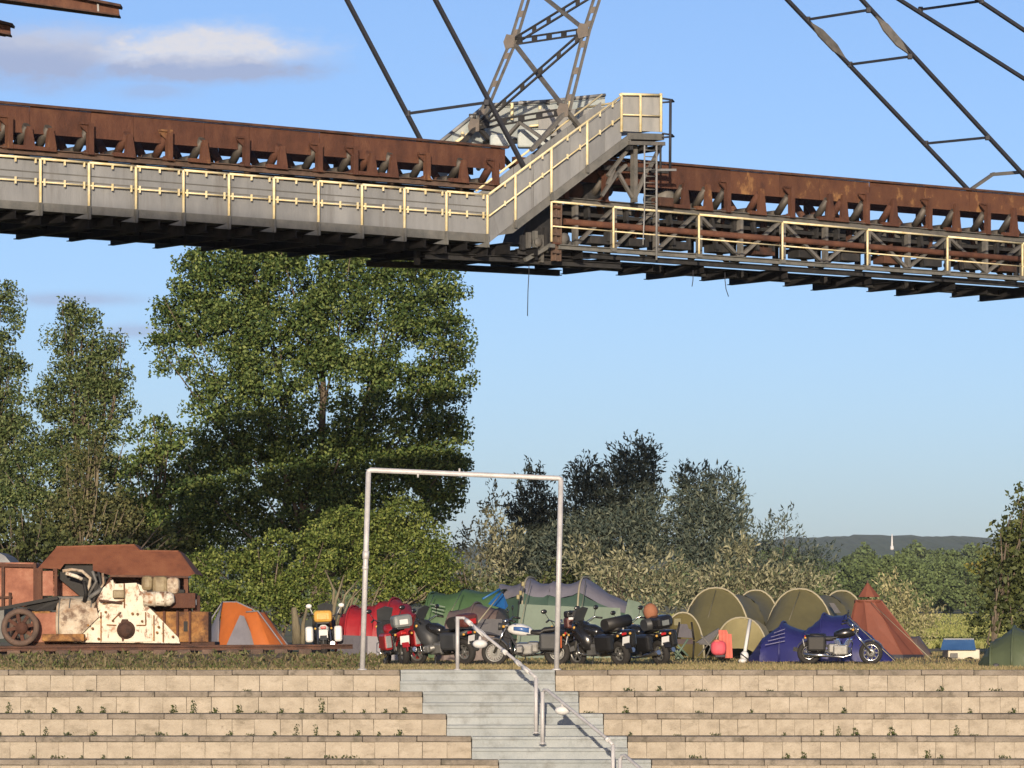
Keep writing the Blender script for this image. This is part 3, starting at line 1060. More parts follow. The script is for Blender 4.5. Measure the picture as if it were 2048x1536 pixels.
# feet splayed along the bridge
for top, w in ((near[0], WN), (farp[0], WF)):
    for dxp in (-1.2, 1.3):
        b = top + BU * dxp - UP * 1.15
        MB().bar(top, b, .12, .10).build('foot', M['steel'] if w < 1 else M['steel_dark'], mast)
mid = lerp(near[0], farp[0], .52)
for e in (near[0], farp[0]):
    MB().bar(mid - UP * .1, e - UP * 1.2, .10, .08).build('foot_brace', M['steel'], mast)
MB().rbox(BR(1000, 283, 2.2), (.55, .5, .35), .08).build('motor', M['galv_blue'], mast)
MB().rbox(BR(1068, 278, 2.6), (.9, .4, .5), .05).build('cabinet', M['galv_blue'], mast)

# ------------------------------------------------------------------ stays
def stay(name, label, rods, bars, plates=(), ext=1.0):
    mid = BR(*rods[0][1], rods[0][2])
    t = thing(name, mid, label, 'stay', 'pairs of stay rods holding the conveyor')
    for a, b, w in rods:
        p, q = BR(*a, w), BR(*b, w)
        p = p + (p - q) * .6
        MB().bar(p, q, .10, .10).build('rod', M['rod'], t)
    for a, wa, b, wb in bars:
        MB().bar(BR(*a, wa), BR(*b, wb), .06, .07).build('spreader', M['rod'], t)
        for e, w in ((a, wa), (b, wb)):
            MB().rbox(BR(*e, w), (.14, .14, .16), .02).build('clamp', M['rod'], t)
    for a, b, w in plates:
        p, q = BR(*a, w), BR(*b, w)
        d = (q - p)
        s = d.normalized().cross(BN).normalized() * .13
        MB().prism([p, lerp(p, q, .3) + s, lerp(p, q, .7) + s, q, lerp(p, q, .7) - s, lerp(p, q, .3) - s], BN * .04 - BN * .1).build('eye_plate', M['steel'], t)
    return t


stay('stay_rods', 'pair of dark stay rods running down left of the lattice mast', [((694, 0), (843, 283), WF), ((871, 0), (1047, 332), WN)],
     [((816, 227), WF, (973, 205), WN)])
stay('stay_rods', 'pair of dark stay rods with three spreaders sloping down to the right span', [((1575, 0), (1937, 380), WF), ((1724, 0), (2075, 380), WN)],
     [((1616, 39), WF, (1737, 20), WN), ((1700, 129), WF, (1820, 113), WN), ((1852, 287), WF, (1975, 275), WN)],
     [((1618, 44), (1690, 118), WF), ((1750, 32), (1815, 108), WN)])
stay('stay_rods', 'flattest pair of dark stay rods crossing the upper right corner of the sky', [((1800, 0), (2150, 222), WF), ((1957, 0), (2150, 128), WN)],
     [((1841, 19), WF, (1963, 2), WN)])
gant = thing('cable_bracket', BR(1945, 378, 1.2), 'bent grey bracket arm standing on the conveyor below the stay rods', 'bracket')
MB().bar(BR(1940, 380, 1.2), BR(1988, 347, 1.2), .11, .08).build('arm', M['steel'], gant)
MB().bar(BR(1984, 349, 1.2), BR(2120, 338, 1.2), .16, .10).build('arm', M['steel'], gant)

# ------------------------------------------------------------------ hanging cable ends
for i, (pts, lb) in enumerate(((((1058, 520), (1058, 545), (1056, 580), (1055, 632)), 'long thin cable end hanging straight under the foot of the access stair'),
                               (((1386, 540), (1386, 560), (1384, 573)), 'shortest cable end hanging under the right span'),
                               (((1450, 545), (1450, 560), (1452, 578), (1457, 593)), 'curled cable end hanging under the right span'))):
    o = MB().tube([BR(x, y, .6) for x, y in pts], .012, 5).build('cable', M['rod'])
    tag(o, lb, 'cable', 'cable ends under the bridge')

# ------------------------------------------------------------------ rusty boom ends reaching in from the upper left
def boom(label, D, pts_top, pts_bot, tab=True):
    (xa, ya), (xb, yb) = pts_top
    (xc, yc), (xd, yd) = pts_bot
    t = thing('steel_beam', P(xb, (yb + yd) / 2, D), label, 'beam', 'rusty beam ends at the upper left')
    q = [P(xc, yc, D), P(xd, yd, D), P(xb - 6, yb, D), P(xa, ya, D)]
    MB().prism(q, Vector((-.4, .5, 0)) * .6).build('web', M['rust'], t)
    dv = (P(xb, yb, D) - P(xa, ya, D)).normalized()
    MB().bar(P(xa, ya, D) - dv, P(xb, yb, D), .7, .08).build('flange', M['rust_dark'], t)
    MB().bar(P(xc, yc, D) - dv, P(xd, yd, D), .6, .05).build('flange', M['rust_dark'], t)
    if tab:
        MB().bar(P(196, 8, D - .06), P(197, 26, D - .06), .11, .06, Vector((1, 0, 0))).build('cleat', M['galv'], t)
    return t


boom('longer rusty steel beam end above the clouds at the top left corner', 128, ((-120, -58), (243, 14)), ((-120, -14), (240, 33)))
boom('shorter rusty steel beam end at the left edge above the conveyor', 131, ((-120, 14), (27, 52)), ((-120, 44), (22, 71)), False)

# ------------------------------------------------------------------ an added, unseen excavator, its boom shaped to shade the trees
exc = thing('shade_excavator', (-58, 30, -4.2), 'unseen rusty excavator with a long plated boom standing beside the terraces', 'shade_excavator')
SY, SZ = 30.0, math.tan(SUN_EL) * 104
sh = lambda x, zz: Vector((x - 104 * math.tan(SUN_AZ) / cos(SUN_EL) * cos(SUN_EL), SY, zz + SZ))
out_ = [(-52, 1.2), (-13, 2.0), (-9.6, 2.4), (-6.0, 3.4), (-4.6, 4.4), (-2.4, 3.6), (-1.2, 4.2), (-1.0, 5.7), (-5.0, 5.3), (-8.6, 4.75), (-10.8, 4.1), (-13, 3.3), (-52, 2.9)]
MB().prism([sh(*p) for p in out_], Vector((0, -1.6, 0))).build('boom', M['rust'], exc)
for k in range(14):
    a = sh(-50 + 2.8 * k, 1.4)
    MB().bar(a, a + Vector((1.4, 0, -1.2)), .25, .25).build('brace', M['rust_dark'], exc)
    MB().bar(a + Vector((1.4, 0, -1.2)), a + Vector((2.8, 0, 0)), .25, .25).build('brace', M['rust_dark'], exc)
for sx_ in (-64, -56):
    for sy_ in (26, 33):
        MB().bar((sx_, sy_, -4.2), (-60 + (sx_ + 60) * .3, 29 + (sy_ - 29.5) * .3, 30), .8, .8).build('leg', M['rust_dark'], exc)
MB().rbox((-60, 29, 22), (9, 6, 6), .2).build('machine_house', M['rust'], exc)
for sy_ in (24, 34.5):
    MB().rbox((-60, sy_, -3.4), (14, 2.6, 1.8), .4).build('crawler', M['rust_dark'], exc)
# ------------------------------------------------------------------ trees and shrubs
HAZE = 0.00005
def leafmat(name, cols, isl=.4, trans=.14, rough=.6):
    m = bpy.data.materials.new(name)
    m.use_nodes = True
    nt = m.node_tree
    N, L = nt.nodes, nt.links
    b = N['Principled BSDF']
    b.inputs['Roughness'].default_value = rough
    b.inputs['Specular IOR Level'].default_value = .22
    g = N.new('ShaderNodeNewGeometry')
    rp = N.new('ShaderNodeValToRGB')
    el = rp.color_ramp.elements
    for _ in range(len(cols) - 2):
        el.new(.5)
    for i, c in enumerate(cols):
        el[i].position = i / (len(cols) - 1)
        el[i].color = (*c, 1)
    L.new(g.outputs['Random Per Island'], rp.inputs[0])
    L.new(rp.outputs[0], b.inputs['Base Color'])
    tr = N.new('ShaderNodeBsdfTranslucent')
    L.new(rp.outputs[0], tr.inputs[0])
    mx = N.new('ShaderNodeMixShader')
    mx.inputs[0].default_value = trans
    L.new(b.outputs[0], mx.inputs[1])
    L.new(tr.outputs[0], mx.inputs[2])
    L.new(mx.outputs[0], N['Material Output'].inputs[0])
    return m


LM = dict(
    field=leafmat('field_blade', [(0.15, 0.175, 0.05), (0.22, 0.235, 0.07), (0.29, 0.28, 0.1)], trans=.15),
    terrace_weed=leafmat('terrace_weed_leaf', [(0.035, 0.055, 0.018), (0.065, 0.085, 0.026), (0.1, 0.115, 0.04)], trans=.15),
    poplar=leafmat('poplar_leaf', [(0.022, 0.045, 0.014), (0.05, 0.085, 0.024), (0.095, 0.135, 0.036), (0.18, 0.215, 0.065)]),
    aspen=leafmat('aspen_leaf', [(0.03, 0.052, 0.02), (0.06, 0.09, 0.032), (0.1, 0.132, 0.046), (0.16, 0.185, 0.075)]),
    bush=leafmat('shrub_leaf', [(0.035, 0.06, 0.014), (0.075, 0.11, 0.024), (0.125, 0.16, 0.036), (0.21, 0.235, 0.065)]),
    birch=leafmat('birch_leaf', [(0.035, 0.045, 0.02), (0.06, 0.07, 0.028), (0.095, 0.1, 0.04), (0.135, 0.13, 0.055)]),
    willow=leafmat('willow_shade_leaf', [(0.028, 0.045, 0.042), (0.05, 0.07, 0.06), (0.08, 0.1, 0.08), (0.125, 0.14, 0.1)], trans=.1),  # darker, bluer leaf colour holds the shade over the willows
    olive=leafmat('buckthorn_leaf', [(0.06, 0.07, 0.042), (0.125, 0.13, 0.078), (0.2, 0.2, 0.125), (0.32, 0.31, 0.2)], trans=.12),
    silver=leafmat('silver_leaf', [(0.15, 0.15, 0.08), (0.24, 0.23, 0.12), (0.36, 0.33, 0.18)], trans=.12),
    dark=leafmat('dark_leaf', [(0.03, 0.042, 0.016), (0.06, 0.075, 0.026), (0.1, 0.115, 0.038)], trans=.15),
    autumn=leafmat('mixed_leaf', [(0.116, 0.132, 0.034), (0.186, 0.186, 0.046), (0.264, 0.202, 0.054)], trans=.2),
    weed=leafmat('weed_leaf', [(0.109, 0.132, 0.039), (0.186, 0.194, 0.062), (0.31, 0.264, 0.109)], trans=.2),
    dry=leafmat('dry_weed', [(0.075, 0.062, 0.036), (0.125, 0.1, 0.058), (0.185, 0.145, 0.08), (0.09, 0.105, 0.035), (0.07, 0.09, 0.028)], trans=.15),
    grass=leafmat('grass_blade', [(0.2, 0.155, 0.075), (0.28, 0.22, 0.11), (0.34, 0.27, 0.145), (0.15, 0.17, 0.055)], trans=.2),
)
M['bark'] = mat('bark', [(0.07, 0.055, 0.04), (0.15, 0.12, 0.09), (0.24, 0.20, 0.15)], 5, .95, 0, .5, 20, (1, 1, .3))
M['bark_pale'] = mat('bark_pale', [(0.12, 0.10, 0.065), (0.20, 0.17, 0.11), (0.29, 0.25, 0.165)], 5, .95, 0, .5, 20, (1, 1, .3))


def unit(v):
    return v / np.maximum(np.linalg.norm(v, axis=1, keepdims=True), 1e-6)


def leaves(name, C, size, m, parent, up=0.25, narrow=.55, dirs=None, jitter=.35, fold=.18):
    """leaf blades at points C: folded diamonds, each its own facing"""
    n = len(C)
    d = rng.normal(size=(n, 3)) if dirs is None else dirs + rng.normal(size=(n, 3)) * jitter
    if dirs is None:
        d[:, 2] += up
    d = unit(d)
    s = unit(np.cross(d, rng.normal(size=(n, 3))))
    nrm = np.cross(s, d)
    L = size * rng.uniform(.6, 1.35, (n, 1))
    W = L * narrow * .5
    base = C - d * L * .5
    v = np.empty((n, 4, 3))
    v[:, 0] = base
    v[:, 1] = C + s * W + nrm * L * fold
    v[:, 2] = base + d * L
    v[:, 3] = C - s * W + nrm * L * fold
    org = np.array(parent['_o']) if parent is not None else np.zeros(3)
    v = (v.reshape(-1, 3) - org).astype(np.float32)
    me = bpy.data.meshes.new(name)
    me.vertices.add(n * 4)
    me.vertices.foreach_set('co', v.ravel())
    me.loops.add(n * 4)
    me.loops.foreach_set('vertex_index', np.arange(n * 4, dtype=np.int32))
    me.polygons.add(n)
    me.polygons.foreach_set('loop_start', np.arange(0, n * 4, 4, dtype=np.int32))
    me.update(calc_edges=True)
    me.validate()
    me.materials.append(m)
    return link(name, me, parent)


def lobe_points(lobes, clump, per, dens, hollow=.45):
    """clumps of leaves filling ellipsoid lobes, thickest near the skin"""
    out = []
    for c, r in lobes:
        c, r = np.array(c), np.array(r)
        n = max(4, int(dens * (r[0] * r[2] + r[0] * r[1] + r[1] * r[2]) / clump ** 2))
        u = unit(rng.normal(size=(n, 3)))
        rad = rng.uniform(hollow ** 2.2, 1.0, (n, 1)) ** (1 / 2.2)
        rad *= 1 + .10 * np.clip(rng.normal(size=(n, 1)), -2, 1.3)
        cc = c + u * rad * r
        k = rng.poisson(per, n) + 1
        base = np.repeat(cc, k, 0)
        out.append(base + np.clip(rng.normal(size=base.shape), -1.5, 1.5) * clump * np.repeat(rng.uniform(.28, .55, (n, 1)), k, 0) * np.array([1, 1, .75]))
    return np.concatenate(out)


def limbs(name, base, tops, r0, m, parent, wob=.25, seed=0):
    r = random.Random(seed)
    mb = MB()
    base = Vector(base)
    hub = None
    for i, t in enumerate(tops):
        t = Vector(t)
        k = 6
        pts, rs = [], []
        for j in range(k):
            f = j / (k - 1)
            p = base.lerp(t, f)
            p.x = base.x + (t.x - base.x) * f ** 1.6
            p.y = base.y + (t.y - base.y) * f ** 1.6
            if 0 < j < k - 1:
                p += Vector((r.uniform(-1, 1), r.uniform(-1, 1), 0)) * wob * f
            pts.append(p)
            rs.append(max(.010, r0 * (1 - .92 * f ** .7) * (1 if i == 0 else .5)))
        mb.tube(pts, rs, 7)
    return mb.build(name, m, parent)


def lobes_px(D, items, flat=.8):
    """(px, py, rx, ry[, dz]) in photograph pixels -> ellipsoids at distance D"""
    out = []
    for it in items:
        px, py, rx, ry = it[:4]
        dd = it[4] if len(it) > 4 else 0
        p = P(px, py, D + dd)
        s = (D + dd) / FPX
        out.append((tuple(p), (rx * s, rx * s * flat, ry * s)))
    return out


def tree(label, cat, name, D, items, leaf, size, clump, per, dens, base_px, trunk_r=.2, group=None, shoots=False, flat=.7, bark='bark', narrow=.55, seed=1, hollow=.45, shoot_len=.7):
    bx, by = base_px
    b = P(bx, by, D)
    b.z = ground_z(D)
    t = thing(name, b, label, cat, group)
    lobes = lobes_px(D, items, flat)
    tops = sorted([Vector(c) + Vector((0, 0, r[2] * .55)) for c, r in lobes], key=lambda v: -v.z)
    limbs('trunk', b - Vector((0, 0, .1)), tops[:6], trunk_r * .75, M[bark], t, seed=seed)
    if not shoots:
        tw = MB()
        rr = random.Random(seed)
        for _ in range(34 if D > 128 else 14):
            c, r = rr.choice(lobes)
            c = Vector(c)
            tip = c + Vector((rr.uniform(-.8, .8) * r[0], rr.uniform(-.9, .2) * r[1], rr.uniform(-.3, .9) * r[2]))
            foot = Vector((b.x + (c.x - b.x) * .45, b.y + (c.y - b.y) * .45, b.z + (c.z - b.z) * .62 - .2))
            k = lerp(foot, tip, .5) + Vector((rr.uniform(-.2, .2), 0, -.25))
            tw.tube([foot, k, tip], [.05, .032, .012], 5)
        tw.build('branches', M[bark], t)
        C = lobe_points(lobes, clump, per, dens * 2.3, hollow)
        C = C[C[:, 2] > b.z + .08]
        leaves('crown', C, size, LM[leaf], t, narrow=narrow)
    else:
        pts, dirs = [], []
        for c, r in lobes:
            c, r = np.array(c), np.array(r)
            n = max(6, int(dens * 4.2 * (r[0] * r[2] + r[0] * r[1] + r[1] * r[2]) / clump ** 2))
            u = unit(rng.normal(size=(n, 3)))
            cc = c + u * (rng.uniform(.15, 1, (n, 1)) ** .5) * r
            d = unit(u * .55 + np.array([0, 0, .9]) + rng.normal(size=(n, 3)) * .3)
            for _ in range(per):
                f = rng.uniform(-.5, .5, (n, 1))
                pts.append(cc + d * f * shoot_len + rng.normal(size=cc.shape) * .06 * (1.2 - f))
                dirs.append(d + u * .4)
        C, Dd = np.concatenate(pts), np.concatenate(dirs)
        k = C[:, 2] > b.z + .05
        leaves('crown', C[k], size, LM[leaf], t, narrow=narrow, dirs=unit(Dd[k]), jitter=.55)
    return t


# the big poplar behind the tents
big = [(640, 560, 260, 130), (470, 570, 120, 90), (430, 700, 120, 90), (560, 690, 150, 100, -1), (760, 640, 150, 130, -1), (850, 600, 80, 100), (870, 720, 85, 110),
       (390, 640, 80, 60, 1), (340, 690, 45, 40), (345, 560 + 60, 40, 30), (400, 560, 55, 55), (640, 800, 230, 130, -1), (480, 850, 120, 110), (800, 850, 130, 110), (880, 880, 60, 55), (890, 960, 60, 50), (560, 960, 190, 120), (750, 980, 150, 110),
       (430, 980, 90, 110), (880, 1010, 55, 35), (650, 470, 220, 90), (840, 500, 60, 60), (480, 490, 100, 60), (905, 760, 45, 45), (910, 680, 35, 35), (900, 930, 50, 28)]
tree('tallest broad poplar behind the red tent, its crown reaching up to the bridge', 'tree', 'poplar_tree', 134, big + [(480, 1080, 110, 70, 1), (610, 1090, 140, 70, 1), (740, 1070, 110, 70, 1), (390, 1060, 60, 70, 2), (700, 960, 120, 90), (800, 960, 90, 70), (620, 1000, 120, 80), (860, 940, 70, 60)], 'poplar', .135, .52, 84, 1.2, (640, 1250), .38, 'broadleaf trees behind the camp', seed=3, flat=.5, hollow=.6)
# poplars at the left
tree('slender poplar with a twin crown standing left of the tallest poplar', 'tree', 'poplar_tree', 142,
     [(150, 680, 55, 85), (160, 760, 85, 80), (215, 740, 50, 75), (120, 840, 90, 90), (200, 850, 70, 90), (90, 950, 110, 90), (190, 970, 90, 100), (60, 1040, 110, 80), (180, 1060, 110, 80), (150, 640, 30, 40), (228, 690, 22, 35)],
     'aspen', .13, .48, 64, 1.45, (150, 1200), .26, 'broadleaf trees behind the camp', seed=5, flat=.55)
tree('poplar cut off by the left edge of the photo', 'tree', 'poplar_tree', 143.5,
     [(-10, 640, 65, 80), (5, 740, 60, 90), (-30, 840, 80, 100), (20, 900, 60, 90), (-40, 980, 90, 100), (-5, 590, 25, 35)],
     'aspen', .13, .48, 64, 1.45, (-20, 1200), .26, 'broadleaf trees behind the camp', seed=6, flat=.55)
tree('shorter leafy tree filling the gap between the slender and the tallest poplar', 'tree', 'broadleaf_tree', 138.5,
     [(310, 880, 45, 55), (350, 930, 70, 80), (290, 960, 55, 70), (330, 1030, 90, 80), (270, 1060, 70, 70), (395, 1000, 60, 90)],
     'poplar', .16, .46, 40, 1.1, (320, 1200), .22, 'broadleaf trees behind the camp', seed=8)
tree('drooping yellowish birch behind the rusty machine', 'tree', 'birch_tree', 137,
     [(165, 960, 45, 80), (140, 1030, 60, 60), (215, 1030, 70, 60), (255, 1060, 50, 60), (100, 1060, 60, 60), (310, 1090, 70, 40), (190, 900, 30, 45)],
     'birch', .14, .32, 13, 1.4, (160, 1230), .12, 'broadleaf trees behind the camp', seed=9, bark='bark_pale')
tree('dark undergrowth tree over the rusty container at the left edge', 'tree', 'broadleaf_tree', 134,
     [(20, 1080, 90, 60), (100, 1120, 90, 50), (-30, 1130, 80, 60), (200, 1120, 90, 45), (310, 1130, 90, 40), (360, 1080, 50, 50)],
     'dark', .18, .34, 12, 1.3, (60, 1240), .14, 'broadleaf trees behind the camp', seed=10)
# green shrubs under the big poplar
tree('large sunlit green shrub between the rusty machine and the orange tent', 'shrub', 'green_shrub', 122,
     [(470, 1150, 85, 60), (560, 1130, 90, 75), (430, 1190, 60, 50), (520, 1210, 100, 50), (600, 1190, 70, 60), (400, 1130, 30, 35), (640, 1100, 60, 50)],
     'bush', .11, .36, 58, 1.05, (560, 1280), .1, 'sunlit green shrubs', seed=11)
tree('tall sunlit green shrub with pale bare stems behind the red tent', 'shrub', 'green_shrub', 124,
     [(730, 1060, 90, 60), (800, 1050, 70, 60), (690, 1110, 80, 60), (790, 1120, 100, 60), (860, 1100, 55, 50), (740, 1170, 70, 40), (830, 1170, 80, 40), (660, 1060, 40, 40), (890, 1150, 40, 45)],
     'bush', .11, .36, 58, 1.05, (675, 1270), .11, 'sunlit green shrubs', seed=12, bark='bark_pale')
sm = MB()
st = bpy.data.objects['green_shrub.001']
for (a, b, c, r) in (((660, 1265), (672, 1200), (688, 1150), .055), ((668, 1265), (690, 1190), (716, 1160), .04), ((662, 1265), (668, 1180), (650, 1140), .05), ((672, 1262), (700, 1200), (735, 1165), .03)):
    sm.tube([P(*a, 120.6), P(*b, 120.6), P(*c, 120.8)], [r, r * .8, r * .4], 7)
sm.build('stem', M['bark_pale'], st)
sm = MB()
s2 = bpy.data.objects['green_shrub']
for (a, b, c, r) in (((594, 1288), (592, 1255), (588, 1215), .15), ((606, 1288), (606, 1250), (614, 1215), .07)):
    sm.tube([P(*a, 120), P(*b, 120), P(*c, 120)], [r, r * .85, r * .5], 9)
sm.build('stem', M['bark_pale'], s2)
# willows with shade tinted into the leaves, upper half in the shadow of the bridge
W = 'blue-grey willows behind the camp'
tree('highest blue-grey willow, centre of the dark group behind the tents', 'willow', 'willow_tree', 139,
     [(1275, 929, 57, 55), (1250, 984, 77, 66), (1190, 1014, 71, 61), (1280, 1024, 71, 55), (1170, 964, 41, 50), (1230, 1074, 118, 61), (1160, 1084, 83, 55), (1300, 1084, 71, 44)],
     'willow', .2, .46, 15, 2.6, (1230, 1230), .16, W, True, seed=14, narrow=.3)
tree('willow seen through the pipe gate with a pointed top above its bar', 'willow', 'willow_tree', 141,
     [(1068, 979, 35, 50), (1060, 1044, 59, 55), (1105, 1044, 59, 55), (1040, 1099, 71, 55), (1110, 1104, 71, 55), (1080, 1144, 94, 44)],
     'willow', .2, .46, 15, 2.6, (1080, 1230), .14, W, True, seed=15, narrow=.3)
tree('willow right of the highest one, round headed with thin spikes', 'willow', 'willow_tree', 138,
     [(1390, 989, 45, 61), (1440, 1004, 57, 66), (1400, 1054, 71, 55), (1460, 1064, 47, 55), (1430, 1104, 83, 44), (1370, 964, 21, 44)],
     'willow', .2, .46, 15, 2.6, (1410, 1230), .14, W, True, seed=16, narrow=.3)
tree('thin wispy willow tailing off toward the distant hill', 'willow', 'willow_tree', 145,
     [(1520, 1079, 47, 50), (1570, 1064, 33, 50), (1600, 1114, 47, 38), (1510, 1114, 59, 38), (1645, 1124, 47, 31), (1570, 1124, 71, 38)],
     'willow', .2, .5, 10, 1.3, (1550, 1230), .1, W, True, seed=17, narrow=.3)
# buckthorn in front, sunlit
S = 'olive grey buckthorn shrubs'
tree('pale buckthorn left of the gate post with its top against the sky', 'shrub', 'buckthorn_shrub', 136,
     [(985, 1030, 34, 55), (1000, 1090, 55, 55), (950, 1090, 50, 45), (960, 1140, 60, 50), (1020, 1140, 50, 45), (930, 1170, 40, 35)],
     'olive', .19, .42, 10, .95, (970, 1240), .07, S, True, seed=20, narrow=.32)
tree('broad olive buckthorn behind the green tunnel tent', 'shrub', 'buckthorn_shrub', 130,
     [(1260, 1130, 55, 35), (1330, 1145, 55, 40), (1250, 1160, 80, 50), (1340, 1180, 80, 45), (1160, 1110, 35, 40), (1200, 1140, 50, 40), (1390, 1190, 50, 40)],
     'olive', .19, .42, 11, 1.2, (1300, 1240), .07, S, True, seed=21, narrow=.32)
tree('olive buckthorn rising above the khaki tunnel tents', 'shrub', 'buckthorn_shrub', 131,
     [(1470, 1105, 28, 30), (1490, 1095, 30, 25), (1450, 1150, 50, 38), (1520, 1152, 60, 36), (1590, 1160, 55, 32), (1430, 1180, 55, 40), (1540, 1180, 90, 40), (1640, 1175, 40, 30)],
     'olive', .19, .42, 11, 1.15, (1500, 1240), .07, S, True, seed=22, narrow=.32)
tree('dark low scrub in the gap behind the green tents', 'shrub', 'scrub_bush', 133,
     [(900, 1150, 40, 40), (960, 1190, 60, 30), (1050, 1180, 60, 30), (1130, 1160, 50, 40), (880, 1190, 40, 30)],
     'dark', .16, .3, 10, 1.1, (980, 1250), .06, None, seed=23)
tree('silvery buckthorn with spiky shoots right of the red pyramid tent', 'shrub', 'buckthorn_shrub', 129,
     [(1790, 1190, 35, 45), (1830, 1215, 40, 45), (1780, 1230, 50, 45), (1850, 1240, 35, 35), (1820, 1270, 50, 35), (1770, 1175, 18, 30)],
     'silver', .16, .36, 10, 1.05, (1800, 1300), .05, S, True, seed=24, narrow=.3)
tree('dark leafy tree at the right edge above the green dome tent', 'tree', 'broadleaf_tree', 121,
     [(2045, 1020, 35, 60), (2030, 1090, 55, 55), (2010, 1150, 60, 50), (2060, 1150, 70, 70), (1985, 1210, 48, 45), (2050, 1230, 70, 50), (1975, 1255, 34, 30), (2020, 990 + 60, 30, 35)],
     'dark', .18, .34, 12, 1.15, (1985, 1330), .1, 'broadleaf trees behind the camp', seed=25)
tree('tip of yellowing foliage over the dark tree at the right edge', 'tree', 'broadleaf_tree', 127,
     [(2055, 1110, 50, 45), (2010, 1110, 40, 40), (2065, 1050, 35, 40), (1975, 1140, 35, 35)], 'autumn', .16, .32, 11, 1.0, (2040, 1300), .1, 'broadleaf trees behind the camp', seed=26)

# ------------------------------------------------------------------ woods on the plain
protos = []
for k in range(4):
    r = np.random.default_rng(50 + k)
    lob = [((0, 0, 6.2), (3.6, 3.6, 4.2)), ((r.uniform(-2, 2), r.uniform(-1, 1), 8.6), (2.4, 2.4, 2.6)), ((r.uniform(-3, -1.5), 0, 5), (2.3, 2.3, 2.6)), ((r.uniform(1.5, 3), 0, 5.2), (2.3, 2.3, 2.8)), ((0, 0, 2.6), (3.0, 3.0, 2.2))]
    C = lobe_points(lob, .9, 16, 1.5, .6)
    o = leaves('crown', C, .6, M['forest'], None, narrow=.8)
    me = o.data
    bpy.data.objects.remove(o)
    tb = MB().tube([(0, 0, -.3), (.1, 0, 3), (0, 0, 7)], [.28, .22, .08], 7).build('trunk', M['bark'], mesh_only=True)
    protos.append((me, tb))
ORD = 'leftmost second third fourth fifth sixth seventh eighth ninth tenth eleventh twelfth thirteenth fourteenth fifteenth sixteenth seventeenth eighteenth nineteenth twentieth'.split()


def wood_row(pxs, d0, d1, h0, h1, row, group):
    n = len(pxs)
    for k, px in enumerate(sorted(pxs)):
        D, h = random.uniform(d0, d1), random.uniform(h0, h1)
        b = P(px, 1285, D)
        b.z = ground_z(D) - .2
        side = (ORD[k] + ' from the left' if k else 'leftmost') if k < (n + 1) // 2 else (ORD[n - 1 - k] + ' from the right' if k < n - 1 else 'rightmost')
        t = thing('woodland_tree', b, 'rounded green tree, ' + side + ' in the ' + row, 'tree', group)
        cm, tm = random.choice(protos)
        for nm, me in (('crown', cm), ('trunk', tm)):
            o = link(nm, me, t)
            s = h / 11.0
            o.scale = (s * random.uniform(.9, 1.25), s, s)
            o.rotation_euler = (0, 0, random.uniform(0, 6.28))


J = lambda a: random.uniform(-a, a)
wood_row([px + J(6) for px in (1560, 1605, 1640, 1690, 1735, 1775, 1812, 1850, 1895, 1935, 1970, 2010, 2050)], 545, 600, 5.5, 8.5, 'nearest row of woods beyond the tents', 'nearest woodland row')
wood_row([px + J(10) for px in range(1530, 2080, 36)], 680, 860, 9, 13, 'middle row of woods below the hill', 'middle woodland row')
wood_row([px + J(9) for px in range(1380, 2100, 30)], 1000, 1350, 12, 18, 'farthest row of woods below the hill', 'farthest woodland row')
# the rest of the woods further back as one mass
C = []
for _ in range(420):
    y = random.uniform(1350, 2600)
    x = random.uniform(-.14, .16) * y
    h = random.uniform(9, 17)
    k = 60
    u = unit(rng.normal(size=(k, 3))) * np.array([h * .42, h * .42, h * .5])
    C.append(u + np.array([x, y, ground_z(y) + h * .5]))
o = leaves('far_woods', np.concatenate(C), 3.4, M['forest'], None, narrow=.9)
tag(o, 'hazy band of far woods at the foot of the hill', 'woods', kind='stuff')
t = thing('white_tower', P(1784, 1094, 2300), 'slim white tower standing against the wooded hill on the horizon', 'tower')
MB().tube([P(1784, 1100, 2300), P(1784, 1084, 2300), P(1784, 1068, 2300)], [.85, .5, .35], 10).build('shaft', M_white := mat('white_paint', [(0.7, 0.7, 0.69), (0.8, 0.8, 0.79)], 2, .5), t)
MB().tube([P(1784, 1099, 2300), P(1784, 1092, 2300)], [1.15, .95], 10).build('base', M_white, t)
M['white'] = M_white

# ------------------------------------------------------------------ grass and weeds
n = 70000
x = rng.uniform(-15, 17, n)
y = rng.uniform(78.75, 132, n)
h = rng.uniform(.03, .075, n)
C = np.stack([x, y, np.interp(y, [p[0] for p in PROFILE], [p[1] for p in PROFILE]) + h * .4], 1)
o = leaves('dry_grass', C, .1, LM['grass'], None, dirs=np.tile([0, 0, 1.0], (n, 1)), jitter=.45, narrow=.16)
tag(o, 'short dry yellow grass covering the ground of the camp', 'grass', kind='stuff')
n = 15000
x = rng.uniform(-13.5, -2.9, n)
y = rng.uniform(84, 92.3, n) 
cl = np.clip(.5 + .5 * np.sin(x * 3.1 + 2 * np.sin(x * 7.3)) * np.cos(x * 1.3 + y * 1.7) + .25 * np.sin(x * 11), 0, 1) ** 1.6
h = rng.uniform(.02, .27, n) * (.08 + .92 * cl)
z = np.interp(y, [p[0] for p in PROFILE], [p[1] for p in PROFILE]) + h * .5 + np.clip((y - 87) / 5, 0, 1) * .28
C = np.stack([x, y, z], 1)
o = leaves('dry_weeds', C, .15, LM['dry'], None, dirs=np.tile([0, 0, 1.0], (n, 1)), jitter=.7, narrow=.3)
tag(o, 'brown and green weeds along the foot of the rusty rail', 'weeds', kind='stuff')

